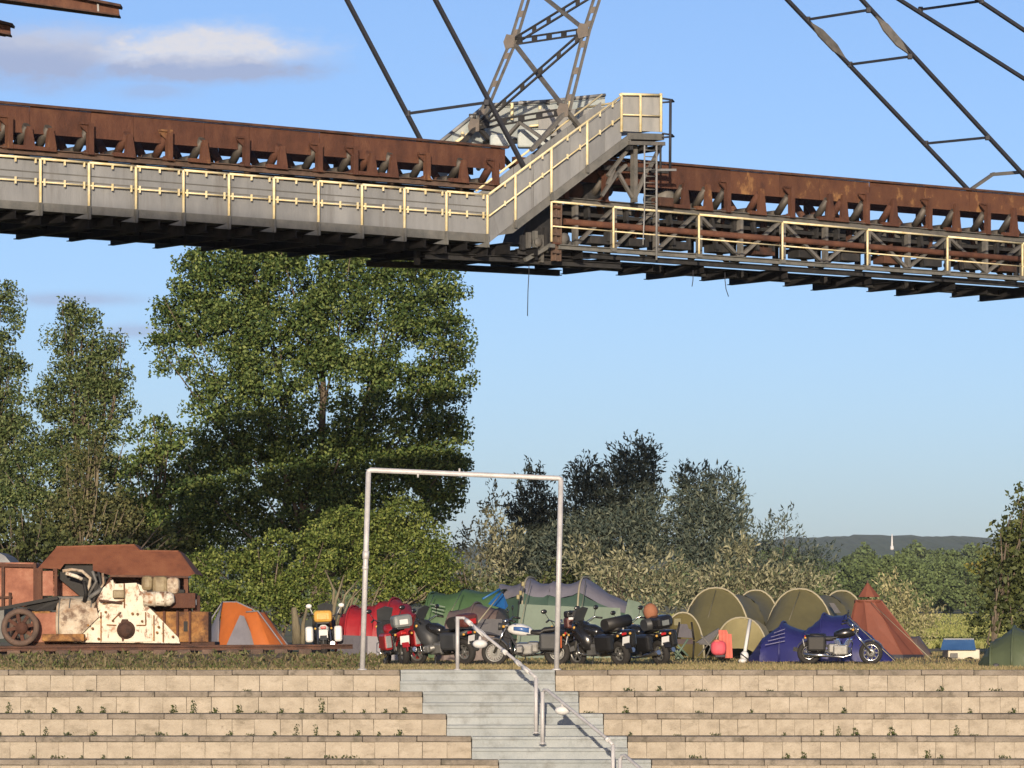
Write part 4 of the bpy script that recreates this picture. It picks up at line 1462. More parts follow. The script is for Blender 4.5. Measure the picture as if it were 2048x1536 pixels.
# grass of the field beyond the camp, upright blades that catch the low sun
n = 60000
y = 150 * (560 / 150) ** rng.uniform(0, 1, n)
x = y * rng.uniform(-.02, .145, n)
z = np.interp(y, [p[0] for p in PROFILE], [p[1] for p in PROFILE]) + .07
o = leaves('field_grass', np.stack([x, y, z], 1), .3, LM['field'], None, dirs=np.tile([0, 0, 1.0], (n, 1)), jitter=.35, narrow=.5)
tag(o, 'yellow green grass of the field between the camp and the woods', 'grass', kind='stuff')

# weeds rooted in the joints of the terraces
wm = []
for k in range(4):
    n = 26 + 10 * k
    h = rng.uniform(.0, 1, n)
    C = np.stack([rng.normal(size=n) * (.055 - .03 * h), rng.normal(size=n) * .03 - .03, .012 + h ** 1.5 * (.06 + .05 * k + (.10 if k == 3 else 0))], 1)
    if k == 0:
        C[:, 0] *= 2.2
    o = leaves('leaves', C, .055, LM['terrace_weed'], None, up=.6, narrow=.5)
    wm.append(o.data)
    bpy.data.objects.remove(o)
SPOT = [(0, [(180, 0), (495, 0), (785, 0), (1320, 1), (1402, 0), (1260, 0), (1680, 2), (1990, 0), (1540, 0), (1880, 1)]),
        (1, [(18, 3), (112, 1), (158, 2), (208, 2), (62, 0), (250, 0), (345, 2), (388, 3), (430, 1), (476, 2), (522, 0), (564, 1), (604, 2), (646, 3), (688, 1), (728, 1), (772, 1), (812, 1), (1178, 0), (1252, 2), (1400, 0), (1502, 1), (1690, 1), (1940, 2), (2025, 1)]),
        (2, [(2, 1), (46, 2), (92, 3), (140, 0), (188, 1), (284, 0), (326, 0), (374, 0), (460, 1), (502, 0), (552, 1), (592, 3), (634, 3), (678, 2), (718, 1), (760, 1), (800, 1), (1262, 1), (1355, 0), (1430, 0), (1568, 1), (1640, 2), (1676, 3), (1710, 2), (1782, 2), (1912, 3), (1948, 0)]),
        (3, [(66, 1), (118, 0), (166, 1), (210, 1), (260, 0), (576, 0), (664, 0), (1392, 0), (1572, 1), (1608, 2), (1744, 2), (1850, 2), (1880, 1), (2010, 0), (700, 0)])]
RN = ['uppermost', 'second', 'third', 'fourth']
LRND = random.Random(4)
for r, lst in SPOT:
    for side in (0, 1):
        sub = sorted([a for a in lst if (a[0] > 1000) == bool(side)])
        for k, (px, v) in enumerate(sub):
            y = row_y(r) - .035
            b = P(px, 1285, y)
            b.z = -RISE * (r + 1) + .0
            where = ('right of' if side else 'left of')
            nth = ORD[k] + (' from the left' if k else '')
            look = ('flat', 'small', 'bushy', 'tall')[v]
            t = thing('weed', b, look + ' green weed, ' + nth + ' under the ' + RN[r] + ' course ' + where + ' the stairs', 'weed', 'weeds on the terraces')
            o = link('leaves', wm[v], t)
            s = LRND.uniform(.5, .95)
            o.scale = (s, s, s)
            o.rotation_euler = (0, 0, LRND.uniform(-1, 1))

# ------------------------------------------------------------------ the air
hz_ = bpy.data.materials.new('air')
hz_.use_nodes = True
hn = hz_.node_tree
hn.nodes.clear()
vp = hn.nodes.new('ShaderNodeVolumePrincipled')
vp.inputs['Color'].default_value = (0.80, 0.88, 1.0, 1)
vp.inputs['Density'].default_value = HAZE
vp.inputs['Anisotropy'].default_value = 0.0
ho = hn.nodes.new('ShaderNodeOutputMaterial')
hn.links.new(vp.outputs[0], ho.inputs['Volume'])
hb = MB().box((0, 4400, 70), (9000, 10000, 170))
o = hb.build('haze', hz_)
tag(o, 'thin bluish air fading the far woods and hill', 'haze', kind='stuff')
# ------------------------------------------------------------------ pipe gate and handrails
gate = thing('pipe_gate', P(920, 1338, 77.9), 'tall white pipe gate straddling the head of the stairs', 'gate')
gD = 77.95
for a, b in (((724.5, 1341), (737, 944)), ((1113, 1341), (1122, 960))):
    MB().tube([P(*a, gD), P(*b, gD)], .052, 12).build('post', M['pipe'], gate)
    MB().lathe(P(a[0], 1340, gD), (0, 0, 1), [(0, .09), (.02, .09), (.03, .055)], 12).build('foot', M['pipe'], gate)
MB().tube([P(737, 946, gD), P(737.8, 942, gD), P(741, 940, gD), P(1117, 956.5, gD), P(1121, 958, gD), P(1122, 962, gD)], .05, 12).build('crossbar', M['pipe'], gate)
MB().tube([P(731.3, 1118, gD), P(732, 1102, gD)], .066, 12).build('collar', M['pipe'], gate)
MB().tube([P(730.6, 1140, gD), P(730.9, 1132, gD)], .06, 12).build('collar', M['pipe'], gate)
for px, s in ((836, 1), (919, -1)):
    y = 940 + (px - 741) * .0438
    MB().tube([P(px, y, gD), P(px, y + 11 * s, gD)], .022, 6).build('lug', M['pipe'], gate)


def rail_flight(label, pts, posts, sleeves, shade, more=''):
    t = thing('handrail', P(posts[0][0], posts[0][2], posts[0][3]), label + more, 'handrail', 'handrails down the stairs')
    MB().tube([P(x, y, d) for x, y, d in pts], .031, 10).build('rail', M['pipe'], t)
    for x, y0, y1, d in posts:
        MB().tube([P(x, y1 + 3, d), P(x, y0, d)], .038, 10).build('post', M['pipe'], t)
        MB().lathe(P(x, y1 + 1, d), (0, 0, 1), [(0, .07), (.015, .07), (.02, .04)], 12).build('foot', M['pipe'], t)
    for (xa, ya, da), (xb, yb, db) in sleeves:
        MB().tube([P(xa, ya, da), P(xb, yb, db)], .047, 10).build('sleeve', M['white'], t)
    if shade:
        x, y, d = shade
        c = P(x, y, d)
        s = thing('lamp_shade', c, 'white oval lamp shade hanging under the ' + label.split(' handrail')[0] + ' handrail', 'lamp', 'oval shades under the handrails')
        MB().blob(c, (.145, .10, .085), 16, 9).build('bowl', M['white'], s)
        MB().tube([c + UP * .07, c + UP * .15], [.04, .022], 8).build('neck', M['pipe'], s)
    return t


rail_flight('topmost handrail', [(915, 1236, 77.9), (928, 1236, 77.9), (1062, 1346, 75.9), (1072, 1356, 75.7)],
            [(915, 1233, 1339, 77.9), (1072, 1356, 1465, 75.3)],
            [((932, 1240, 77.85), (942, 1248, 77.7)), ((948, 1254, 77.6), (967, 1269, 77.35)), ((1006, 1301, 76.7), (1012, 1306, 76.6)), ((1032, 1322, 76.35), (1040, 1329, 76.25)), ((1046, 1334, 76.15), (1060, 1345, 75.95))], (960, 1288, 77.2), ' with white sleeves at the head of the stairs')
rail_flight('middle handrail', [(1085, 1390, 74.95), (1088, 1380, 74.9), (1094, 1380, 74.8), (1212, 1476, 73.1), (1226, 1490, 72.9)],
            [(1085, 1384, 1486, 74.9), (1226, 1490, 1592, 72.75)], [((1213, 1477, 73.05), (1217, 1481, 73.0))], (1125, 1421, 74.35), ' bending over at the top, halfway down the stairs')
rail_flight('lowest handrail', [(1241, 1520, 72.5), (1243, 1512, 72.5), (1250, 1511, 72.4), (1400, 1640, 70.1)],
            [(1240, 1516, 1612, 72.5)], [], None, ' just showing at the bottom edge of the photo')

# ------------------------------------------------------------------ rail, rail bed and the rusty machine
bed = MB()
zz = [(86.5, -.08), (88.5, .03), (91.8, .24), (93.5, .27), (97.5, .27), (99.5, -.08)]
xx = np.linspace(-16, -3.6, 30)
for y, z in zz:
    for k, x in enumerate(xx):
        e = 1 if k < 27 else (29 - k) / 3
        bed.v.append(Vector((x, y + random.uniform(-.15, .15), -.08 + (z + .08) * max(e, 0.0) + random.uniform(-.02, .03))))
for i in range(len(zz) - 1):
    for k in range(29):
        bed.f.append((i * 30 + k, i * 30 + k + 1, (i + 1) * 30 + k + 1, (i + 1) * 30 + k))
        bed.s.append(True)
M['bed'] = mat('track_bed', [(0.10, 0.07, 0.045), (0.18, 0.13, 0.085), (0.26, 0.20, 0.13)], 2.5, .95, 0, .8, 18)
tag(bed.build('rail_bed', M['bed']), kind='structure')
rail = thing('rail', P(400, 1296, 93.2), 'long rusty rail on a low bed in front of the orange tent', 'rail')
MB().ibeam(P(-150, 1299, 92.8), P(642, 1295, 93.4), .16, .11, .03).build('rail_head', M['rust_dark'], rail)
MB().ibeam(P(-150, 1299, 92.8) + Vector((0, 1.6, .02)), P(700, 1295, 93.4) + Vector((0, 1.6, .02)), .16, .11, .03).build('rail_head', M['rust_dark'], rail)
for k in range(16):
    c = lerp(P(-140, 1306, 92.8), P(636, 1302, 93.4), (k + .5) / 16)
    MB().rbox(c + Vector((0, .8, -.02)), (.3, 2.3, .14), .02).build('sleeper', M['rust_brown'], rail)

mD = 95.0
mac = thing('rusty_machine', P(240, 1292, mD), 'derelict rail machine with a rust brown hood over a white gear case', 'machine')
z = lambda X, Y: (X / 4.876, 1060 + Y / 4.876)          # outlines measured on an enlarged view
q = lambda X, Y, d=0: P(*z(X, Y), mD + d)
M['rust_hood'] = mat('rust_hood', [(0.13, 0.042, 0.022), (0.215, 0.075, 0.036), (0.27, 0.105, 0.05)], 2.2, .8, 0, .2, 30)
M['chalk'] = mat('flaking_white', [(0.38, 0.17, 0.07), (0.76, 0.68, 0.54), (0.80, 0.735, 0.61), (0.82, 0.77, 0.66)], 3.4, .7, 0, .3, 22, spread=.19)
M['chalk_dirty'] = mat('dirty_white', [(0.33, 0.19, 0.10), (0.58, 0.48, 0.36), (0.68, 0.62, 0.50)], 3.5, .75, 0, .3, 20)
stain(M['chalk'], 1.7, (0.12, 0.05, 0.024), .57, .62, .9)
stain(M['chalk'], 7, (0.16, 0.075, 0.035), .57, .64, .9, (1, 1, .5))
stain(M['chalk_dirty'], 3, (0.09, 0.05, 0.03), .5, .64, .9)
M['beige'] = mat('beige_paint', [(0.14, 0.10, 0.055), (0.26, 0.20, 0.11), (0.40, 0.34, 0.21)], 5, .6)
M['orange_rust'] = mat('orange_rust', [(0.19, 0.07, 0.025), (0.34, 0.16, 0.05), (0.45, 0.24, 0.08)], 4, .85, 0, .4, 25)
M['primer'] = mat('primer_red', [(0.22, 0.08, 0.05), (0.36, 0.15, 0.095), (0.50, 0.27, 0.18)], 2.2, .85, 0, .3, 20)
M['black'] = mat('matt_black', [(0.006, 0.006, 0.006), (0.014, 0.012, 0.011)], 4, .7)  # even near-black for plates, hatch, wheels and chair legs
# hood: two stepped roof slopes with ends and a back slope
rb = 0.75
front = [(370, 372), (550, 170), (1310, 150), (1365, 207), (1740, 212), (1890, 430), (1830, 455), (1075, 440), (905, 395), (905, 330), (628, 330), (590, 382)]
slope = lambda X, Y: q(X, Y, (440 - Y) / 280 * rb)
MB().prism([slope(X, Y) for X, Y in front], Vector((0, .04, .01))).build('hood', M['rust_hood'], mac)
for quad in (((550, 170), (370, 372)), ((1740, 212), (1890, 430)), ((550, 170), (1310, 150)), ((1365, 207), (1740, 212)), ((1310, 150), (1365, 207))):
    a, b = slope(*quad[0]), slope(*quad[1])
    if quad[0][1] > 300 or quad[1][1] > 300:      # end walls
        c = b + Vector((0, 2.6, 0))
        MB().prism([a + Vector((0, .05, 0)), b + Vector((0, .05, 0)), c, a + Vector((0, 1.2, 0))], Vector((.03, 0, 0))).build('hood_end', M['rust_hood'], mac)
    else:
        MB().prism([a, b, b + Vector((0, 1.1, -.0)), a + Vector((0, 1.1, 0))], UP * .03).build('hood_top', M['rust_hood'], mac)
MB().bar(q(1075, 448, -.02), q(1835, 458, -.02), .06, .05).build('hood_lip', M['rust_dark'], mac)
for X, Y0, Y1, w in ((372, 372, 690, .22), (540, 375, 655, .10), (1815, 455, 800, .10), (470, 400, 640, .30)):
    MB().bar(q(X, Y0, .1), q(X, Y1, .1), .1, w, Vector((1, 0, 0))).build('hood_post', M['rust'] if w != .30 else M['primer'], mac)
MB().prism([q(560, 440, .9), q(800, 500, .9), q(820, 640, .9), q(560, 645, .9)], Vector((0, .05, 0))).build('back_plate', M['primer'], mac)
MB().prism([q(620, 335, .5), q(1000, 335, .5), q(1070, 520, .5), q(800, 660, .5), q(560, 460, .5)], Vector((0, .1, 0))).build('back_plate', M['black'], mac)
MB().prism([q(1075, 440, .9), q(1830, 450, .9), q(1870, 800, .9), q(1075, 800, .9)], Vector((0, .05, 0))).build('back_plate', M['rust_dark'], mac)
# spoked wheel
wc = q(198, 950, -.55)
wheel = MB().torus(wc, (0, 1, 0), .38, .075, 32, 8, 1.3).build('wheel', M['rust_brown'], mac)
sp_ = MB()
for k in range(8):
    a = k * pi / 4 + .2
    d = Vector((cos(a), 0, sin(a)))
    sp_.bar(wc + d * .1, wc + d * .34, .08, .085, (0, 1, 0))
sp_.build('spoke', M['rust'], wheel)
MB().lathe(wc + Vector((.04, -.16, -.02)), (0, 1, 0), [(0, 0), (0, .13), (.1, .15), (.3, .15)], 14).build('hub', M['rust'], wheel)
MB().tube([wc, wc + Vector((0, 1.7, 0))], .08, 8).build('axle', M['rust_dark'], wheel)
MB().torus(wc + Vector((0, 1.5, 0)), (0, 1, 0), .38, .075, 28, 8, 1.3).build('wheel', M['rust_brown'], mac)
# frame, black plate, boxes, tank
MB().rbox((q(1150, 1115, .7)), (4.75, 1.6, .13), .02).build('base_frame', M['rust_dark'], mac)
MB().bar(q(-60, 780, -.1), q(560, 660, .1), .7, .08).build('slanted_plate', M['black'], mac)
MB().prism([q(230, 745, -.2), q(545, 655, -.1), q(575, 700, -.1), q(520, 780, -.2), q(340, 790, -.25)], Vector((0, .5, 0))).build('slanted_plate', M['black'], mac)
MB().rbox(q(480, 950, .4), (.75, 1.1, .72), .03).build('side_box', M['primer'], mac)
MB().rbox(q(410, 820, .1), (.45, .5, .14), .03).build('bearing_block', M['orange_rust'], mac)
MB().rbox(q(690, 690, .5), (.75, .9, .2), .03).build('bed_plate', M['steel'], mac)
MB().lathe(q(565, 885, .25), (1, 0, 0), [(0, 0), (.0, .5), (.03, .56), (.9, .56), (.93, .5), (.93, 0)], 26).build('tank', M['chalk_dirty'], mac)
for X in (590, 690, 900):
    MB().lathe(q(X, 885, .25), (1, 0, 0), [(0, .55), (0, .575), (.03, .575), (.03, .55)], 26).build('tank_band', M['steel'], mac)
MB().rbox(q(635, 1050, -.1), (1.0, .9, .18), .03).build('foot_plate', M['orange_rust'], mac)
for pts_, d_, m_ in ((((580, 800), (640, 770), (760, 745), (940, 760), (960, 850), (880, 930), (790, 1020), (740, 1040), (600, 1015)), -.40, 'chalk_dirty'),
                     (((940, 690), (1010, 560), (1080, 500), (1120, 520), (1110, 640), (1040, 720), (960, 790)), -.22, 'chalk'),
                     (((1330, 520), (1420, 560), (1440, 640), (1700, 640), (1700, 705), (1440, 715), (1360, 700)), -.12, 'chalk'),
                     (((740, 750), (900, 740), (905, 700), (950, 620), (860, 600), (800, 680)), -.05, 'steel')):
    MB().prism([q(X, Y, d_) for X, Y in pts_], Vector((0, .25, 0))).build('casing_plate', M[m_], mac)
gear = [(715, 1095), (790, 1010), (950, 830), (1000, 735), (1060, 690), (1110, 640), (1120, 525), (1330, 515), (1360, 590), (1410, 620), (1430, 735), (1500, 800), (1740, 1050), (1755, 1105)]
gcase = MB().prism([q(X, Y, -.30) for X, Y in gear], Vector((0, .75, 0))).build('gear_case', M['chalk'], mac)
MB().prism([q(X, Y, -.34) for X, Y in ((1170, 860), (1300, 860), (1420, 790), (1480, 830), (1480, 1090), (985, 1090), (985, 800), (1100, 760))], Vector((0, .05, 0))).build('cover', M['chalk'], gcase)
MB().lathe(q(1222, 975, -.52), (0, 1, 0), [(0, .0), (0, .10), (.05, .17), (.16, .19), (.2, .25), (.22, .25)], 18).build('shaft_end', M['rust_dark'], gcase)
MB().prism([q(X, Y, -.36) for X, Y in ((1190, 870), (1245, 870), (1295, 960), (1290, 1010), (1215, 1050), (1205, 1085), (1190, 1085), (1185, 1045), (1160, 1000), (1165, 930))], Vector((0, .04, 0))).build('stain_plate', M['rust_dark'], gcase)
for X0, Y0, X1, Y1 in ((985, 800, 985, 1085), (1100, 1010 - 130, 1180, 800), (1040, 925, 1135, 930), (1330, 930, 1420, 930), (1420, 800, 1422, 930), (1210, 520, 1212, 760), (1500, 830, 1500, 1080), (1590, 900, 1592, 1095), (1000, 720, 1210, 690)):
    MB().bar(q(X0, Y0, -.36), q(X1, Y1, -.36), .03, .011, (0, 1, 0)).build('seam', M['orange_rust'], gcase)
for X, Y in ((1100, 885), (1385, 890), (1290, 815), (1030, 800), (980, 850), (1545, 945), (1340, 820), (900, 960), (1530, 1000), (860, 930), (1685, 1040), (830, 1060), (960, 1060)):
    MB().lathe(q(X, Y, -.41), (0, 1, 0), [(0, 0), (0, .03), (.1, .03)], 8).build('bolt', M['orange_rust'], gcase)
MB().rbox(q(1160, 625, -.38), (.28, .2, .2), .03).build('beige_box', M['beige'], gcase)
MB().rbox(q(1080, 700, -.36), (.55, .16, .05), .02, Matrix.Rotation(.1, 3, 'Y')).build('ledge', M['rust_dark'], gcase)
MB().tube([q(1400, 672, -.35), q(1660, 672, -.35), q(1700, 668, -.35)], [.17, .17, .09], 16).build('cylinder', M['chalk'], mac)
for X in (1500, 1605):
    MB().lathe(q(X, 672, -.35), (1, 0, 0), [(0, .172), (0, .19), (.05, .19), (.05, .172)], 16).build('cylinder_band', M['chalk_dirty'], mac)
for X, Y, r, m in ((1440, 520, .17, 'beige'), (1565, 550, .23, 'beige'), (1690, 545, .19, 'chalk_dirty')):
    MB().rbox(q(X, Y, .0), (r * 1.6, .4, r * 2.1), .09).build('motor_end', M[m], mac)
MB().rbox(q(1540, 600, .1), (1.3, .4, .1), .02).build('motor_bed', M['black'], mac)
stain(M['orange_rust'], 2.5, (0.05, 0.022, 0.014), .44, .6, .9)
MB().rbox(q(1690, 945, .35), (1.75, 1.0, .72), .02).build('rust_box', M['orange_rust'], mac)
for X in (1600, 1730, 1850):
    MB().bar(q(X, 790, -.27), q(X, 1095, -.27), .05, .05, Vector((1, 0, 0))).build('box_rib', M['rust'], mac)
MB().rbox(q(1790, 690, .3), (.62, .8, .36), .02).build('rust_box', M['rust'], mac)
MB().prism([q(1790, 890, -.17), q(1830, 890, -.17), q(1830, 990, -.17), q(1790, 990, -.17)], Vector((0, .02, 0))).build('hatch', M['black'], mac)
MB().rbox(q(1905, 705, .1), (.05, .1, .14), .01).build('tag', M['white'], mac)
for X, Y0, Y1 in ((1935, 640, 1100), (1900, 650, 1100), (1965, 1000, 1100)):
    MB().bar(q(X, Y0, .3), q(X, Y1, .3), .1, .08, Vector((1, 0, 0))).build('end_stanchion', M['rust'], mac)
# pipes and hoses over the tank
for pts_, r, m in ((((610, 400), (700, 385), (800, 400), (880, 470), (870, 540), (830, 640)), .05, 'chalk_dirty'), (((640, 420), (740, 450), (800, 480)), .06, 'chalk'),
                   (((730, 1010), (860, 880), (960, 740), (1010, 600), (1080, 465)), .05, 'rust'), (((900, 400), (940, 500), (860, 640)), .045, 'steel'),
                   (((960, 410), (985, 520), (930, 640), (900, 720)), .045, 'steel_dark'), (((1000, 420), (1010, 520), (950, 620)), .04, 'chalk_dirty'),
                   (((820, 500), (840, 620), (820, 700)), .06, 'black'), (((1090, 490), (1110, 560), (1040, 660), (990, 720)), .05, 'chalk'),
                   (((870, 660), (960, 600), (1000, 560)), .07, 'steel'), (((940, 740), (900, 820), (830, 870)), .05, 'rust_dark')):
    MB().tube([q(X, Y, -.25 + .05 * i) for i, (X, Y) in enumerate(pts_)], r * .75, 8).build('hose', M[m], mac)
# red rust container behind the wheel
con = thing('rusty_container', P(30, 1215, 97.5), 'flaking red rusted container standing behind the spoked wheel', 'container')
MB().rbox(P(5, 1170, 98.3), (1.75, 1.6, 1.08), .03).build('body', M['primer'], con)
for px in (6, 70):
    MB().bar(P(px, 1126, 97.4), P(px, 1216, 97.4), .08, .07, Vector((1, 0, 0))).build('corner_post', M['rust_dark'], con)
MB().bar(P(-60, 1128, 97.4), P(72, 1132, 97.4), .1, .08).build('top_edge', M['rust'], con)
MB().bar(P(20, 1185, 97.4), P(20, 1212, 97.4), .09, .06, Vector((1, 0, 0))).build('lock_bar', M['rust_dark'], con)
MB().bar(P(-60, 1196, 97.4), P(24, 1194, 97.4), .05, .05).build('lock_bar', M['rust_dark'], con)
hut = thing('hut', P(-10, 1285, 118), 'pale grey hut roof corner showing above the rusty container', 'hut')
MB().prism([P(-60, 1126, 118), P(22, 1126, 118), P(10, 1112, 118), P(-5, 1104, 118), P(-60, 1100, 118)], Vector((0, 2.5, 0))).build('roof', M['galv'], hut)
MB().box(P(-26, 1200, 119.2), (1.3, 2.2, 2.3)).build('wall', M['galv_dark'], hut)

# ------------------------------------------------------------------ tents
def cloth(name, c, rough=.55, var=.12, sheen=.0, trans=.12):
    m = mat(name, [tuple(x * (1 - var) for x in c), c, tuple(min(1, x * (1 + var)) for x in c)], 2.5, rough, 0, .35, 3.2, (1, 1, .6), trans=trans)
    return m


TM = dict(orange=cloth('orange_cloth', (0.62, 0.17, 0.035)), grey=cloth('grey_cloth', (0.27, 0.26, 0.29)), red=cloth('red_cloth', (0.42, 0.022, 0.03)), navy=cloth('navy_cloth', (0.055, 0.05, 0.075)),
          green=cloth('green_cloth', (0.075, 0.15, 0.06)), brown=cloth('brown_cloth', (0.20, 0.15, 0.135)), blue=cloth('blue_tarp', (0.03, 0.17, 0.46), .4), sage=cloth('sage_cloth', (0.14, 0.205, 0.155)), dgreen=cloth('dark_green_cloth', (0.06, 0.11, 0.085)),
          lav=cloth('lavender_grey_cloth', (0.23, 0.225, 0.27)), khaki=cloth('khaki_cloth', (0.19, 0.17, 0.075)), khaki2=cloth('pale_khaki_cloth', (0.36, 0.31, 0.15)), piping=cloth('pale_piping', (0.44, 0.40, 0.28)), ink=cloth('ink_blue_cloth', (0.032, 0.034, 0.17), .45),
          terra=cloth('terracotta_cloth', (0.27, 0.09, 0.055)), dull=cloth('dull_green_cloth', (0.11, 0.14, 0.075)), char=cloth('charcoal_cloth', (0.05, 0.05, 0.065)))


def arch(c, hw, h, ax, n=18, pw=.75, t0=0, t1=pi):
    """points of a tent hoop on base centre c, half width hw along ax, height h"""
    out = []
    for k in range(n + 1):
        t = t0 + (t1 - t0) * k / n
        cx, sz = cos(t), sin(t)
        out.append(c + ax * (math.copysign(abs(cx) ** pw, cx) * hw) + UP * (max(sz, 0) ** pw * h))
    return out


def tent(name, label, cat, group, secs, mats, ax, poles=(), pole_m='piping', wall_m=None, wall_t=.62, pw=.75, sag=.12, sub=5):
    """secs: [(base centre, half width, height)]; cloth lofted from hoop to hoop, sagging between"""
    c0 = sum((s[0] for s in secs), Vector()) / len(secs)
    t = thing(name, c0, label, cat, group)
    N = 24
    for i, ((ca, wa, ha), (cb_, wb, hb)) in enumerate(zip(secs, secs[1:])):
        rows = []
        for k in range(sub + 1):
            f = k / sub
            s = 1 - sag * 4 * f * (1 - f) * min(1, min(ha, hb) / max(ha, hb, .01) + .2)
            rows.append(arch(ca.lerp(cb_, f), (wa + (wb - wa) * f) * (1 - (1 - s) * .4), (ha + (hb - ha) * f) * s, ax, N, pw))
        for part, lo, hi, m in (('canopy', 0, N, mats[i % len(mats)]),) if not wall_m else (('roof', int(N * (.5 - wall_t / 2)), int(N * (.5 + wall_t / 2)), mats[i % len(mats)]), ('side_wall', 0, int(N * (.5 - wall_t / 2)), wall_m), ('side_wall', int(N * (.5 + wall_t / 2)), N, wall_m)):
            mb = MB()
            vs = [p + (p - c0).normalized() * (.016 * sin(7.1 * j_ * .5 + 2.3 * i + .8 * sin(a_ * 1.7 + i)) + .012 * sin(a_ * 2.9 + j_ * .9)) + Vector((random.uniform(-.01, .01), random.uniform(-.012, .012), random.uniform(-.008, .008))) for a_, r in enumerate(rows) for j_, p in enumerate(r[lo:hi + 1])]
            w = hi - lo + 1
            mb.add(vs, [(a * w + b, a * w + b + 1, (a + 1) * w + b + 1, (a + 1) * w + b) for a in range(sub) for b in range(w - 1)], True)
            mb.build(part, TM[m], t)
    for i in poles:
        c, w, h = secs[i]
        MB().tube(arch(c, w * 1.005, h * 1.012, ax, 20, pw), .03, 6).build('pole_sleeve', TM[pole_m], t)
    return t


def gp(px, D, dz=0.0):
    p = P(px, 1300, D)
    p.z = ground_z(D) + dz
    return p


def hh(py, D, base=None):                      # height above ground of something seen at py
    return P(1024, py, D).z - ground_z(D)


AX = Vector((1, 0, 0))
AY = Vector((.18, .98, 0)).normalized()
# orange and grey dome by the machine
D = 113
t = thing('dome_tent', gp(490, D), 'orange dome tent with grey panels beside the rusty machine', 'tent', 'tents of the camp')


def sheet(name, m, pts, par, k=5, bow=.06):
    """cloth stretched over a four-cornered frame, bellied a little"""
    a, b, c, d = [Vector(p) for p in pts]
    nrm = (b - a).cross(d - a).normalized()
    if nrm.y > 0:
        nrm = -nrm
    vs = []
    for i in range(k + 1):
        for j in range(k + 1):
            u, v = i / k, j / k
            p = a.lerp(b, u).lerp(d.lerp(c, u), v)
            vs.append(p + nrm * (bow * 4 * sqrt(u * (1 - u) * v * (1 - v)) + random.uniform(-.012, .012)))
    return MB().add(vs, [(i * (k + 1) + j, i * (k + 1) + j + 1, (i + 1) * (k + 1) + j + 1, (i + 1) * (k + 1) + j) for i in range(k) for j in range(k)], True).build(name, TM[m], par)


O = lambda px, py, d=0: P(px, py, D + d)
R1, R2, R3 = O(445, 1204), O(474, 1204, -.2), O(504, 1218, -.4)
sheet('grey_panel', 'grey', [O(408, 1290, -.1), O(438, 1290, -1.2), O(440, 1236, -.5), R1], t)
sheet('canopy', 'orange', [O(436, 1290, -1.2), O(462, 1290, -1.5), R2, R1], t)
sheet('canopy', 'orange', [O(462, 1290, -1.5), O(502, 1290, -1.6), R3, R2], t)
sheet('grey_panel', 'grey', [O(453, 1290, -1.62), O(512, 1290, -1.72), O(488, 1232, -1.1), O(480, 1230, -1.1)], t, 4, .02)
sheet('vestibule', 'orange', [O(508, 1290, -1.8), O(540, 1291, -1.9), O(514, 1223, -1.3), O(491, 1225, -1.2)], t)
sheet('vestibule', 'orange', [O(538, 1291, -1.9), O(573, 1291, -1.3), O(532, 1226, -.7), O(513, 1223, -1.3)], t)
sheet('canopy', 'orange', [O(438, 1290, 1.3), O(560, 1290, 1.2), R3, R1], t)
for pts_ in ((O(408, 1290, -.1), O(424, 1236), R1, R2, R3, O(536, 1240, -.5), O(576, 1291, -1.0)), (O(436, 1290, -1.2), O(437, 1240, -.7), R1), (O(492, 1224, -1.25), O(516, 1222, -1.35), O(545, 1262, -1.5), O(566, 1291, -1.7))):
    MB().tube(pts_, .022, 6).build('pole_sleeve', TM['grey'], t)
MB().tube([O(530, 1226, -.9), O(580, 1291, -1.4)], .015, 5).build('guy_line', TM['char'], t)
# red tent
D = 116
s = [(gp(676, D), .5, .2), (gp(690, D), 1.0, hh(1228, D)), (gp(708, D), 1.3, hh(1213, D)), (gp(738, D), 1.4, hh(1213, D)), (gp(765, D), 1.45, hh(1203, D)), (gp(790, D), 1.5, hh(1197, D)), (gp(812, D), 1.35, hh(1207, D)), (gp(832, D), 1.0, hh(1230, D)), (gp(850, D), .4, .3)]
t = tent('dome_tent', 'bright red dome tent behind the pipe gate with a dark lower band', 'tent', 'tents of the camp', s, ['red'], AY, (2, 5), 'red', sag=.03)
MB().prism([gp(672, D - 1.5), gp(735, D - 1.6), P(735, 1272, D - 1.6), P(678, 1270, D - 1.5)], Vector((0, .03, 0))).build('ground_flap', TM['navy'], t)
MB().prism([gp(735, D - 1.62), gp(800, D - 1.62), P(800, 1276, D - 1.62), P(735, 1272, D - 1.62)], Vector((0, .03, 0))).build('ground_flap', TM['grey'], t)
# green tunnel tent
D = 118
s = [(gp(842, D), 1.2, hh(1225, D)), (gp(868, D), 1.4, hh(1186, D)), (gp(935, D + .2), 1.5, hh(1178, D)), (gp(1012, D + .5), 1.5, hh(1178, D))]
t = tent('tunnel_tent', 'low dark green tunnel tent left of the blue tarpaulin', 'tent', 'tents of the camp', s, ['green'], AY, (1,), 'green', sag=.05, pw=.6)
for k in range(3):
    MB().bar(P(860 + k * 2, 1208 + k * 7, D - 1.46), P(890 - k * 2, 1214 + k * 7, D - 1.5), .02, .03).build('reflective_strip', TM['sage'], t)
D = 114.5
s = [(gp(882, D), .9, .5), (gp(905, D), 1.2, hh(1222, D)), (gp(955, D), 1.4, hh(1206, D)), (gp(1004, D), 1.3, hh(1216, D)), (gp(1016, D), .9, .3)]
t = tent('dome_tent', 'grey brown dome tent behind the stair post with a dark window band', 'tent', 'tents of the camp', s, ['brown'], AY, (2,), 'brown', sag=.04)
MB().prism([P(905, 1238, D - 1.28), P(1004, 1238, D - 1.4), P(1004, 1272, D - 1.42), P(930, 1262, D - 1.42)], Vector((0, .03, 0))).build('window_band', TM['char'], t)
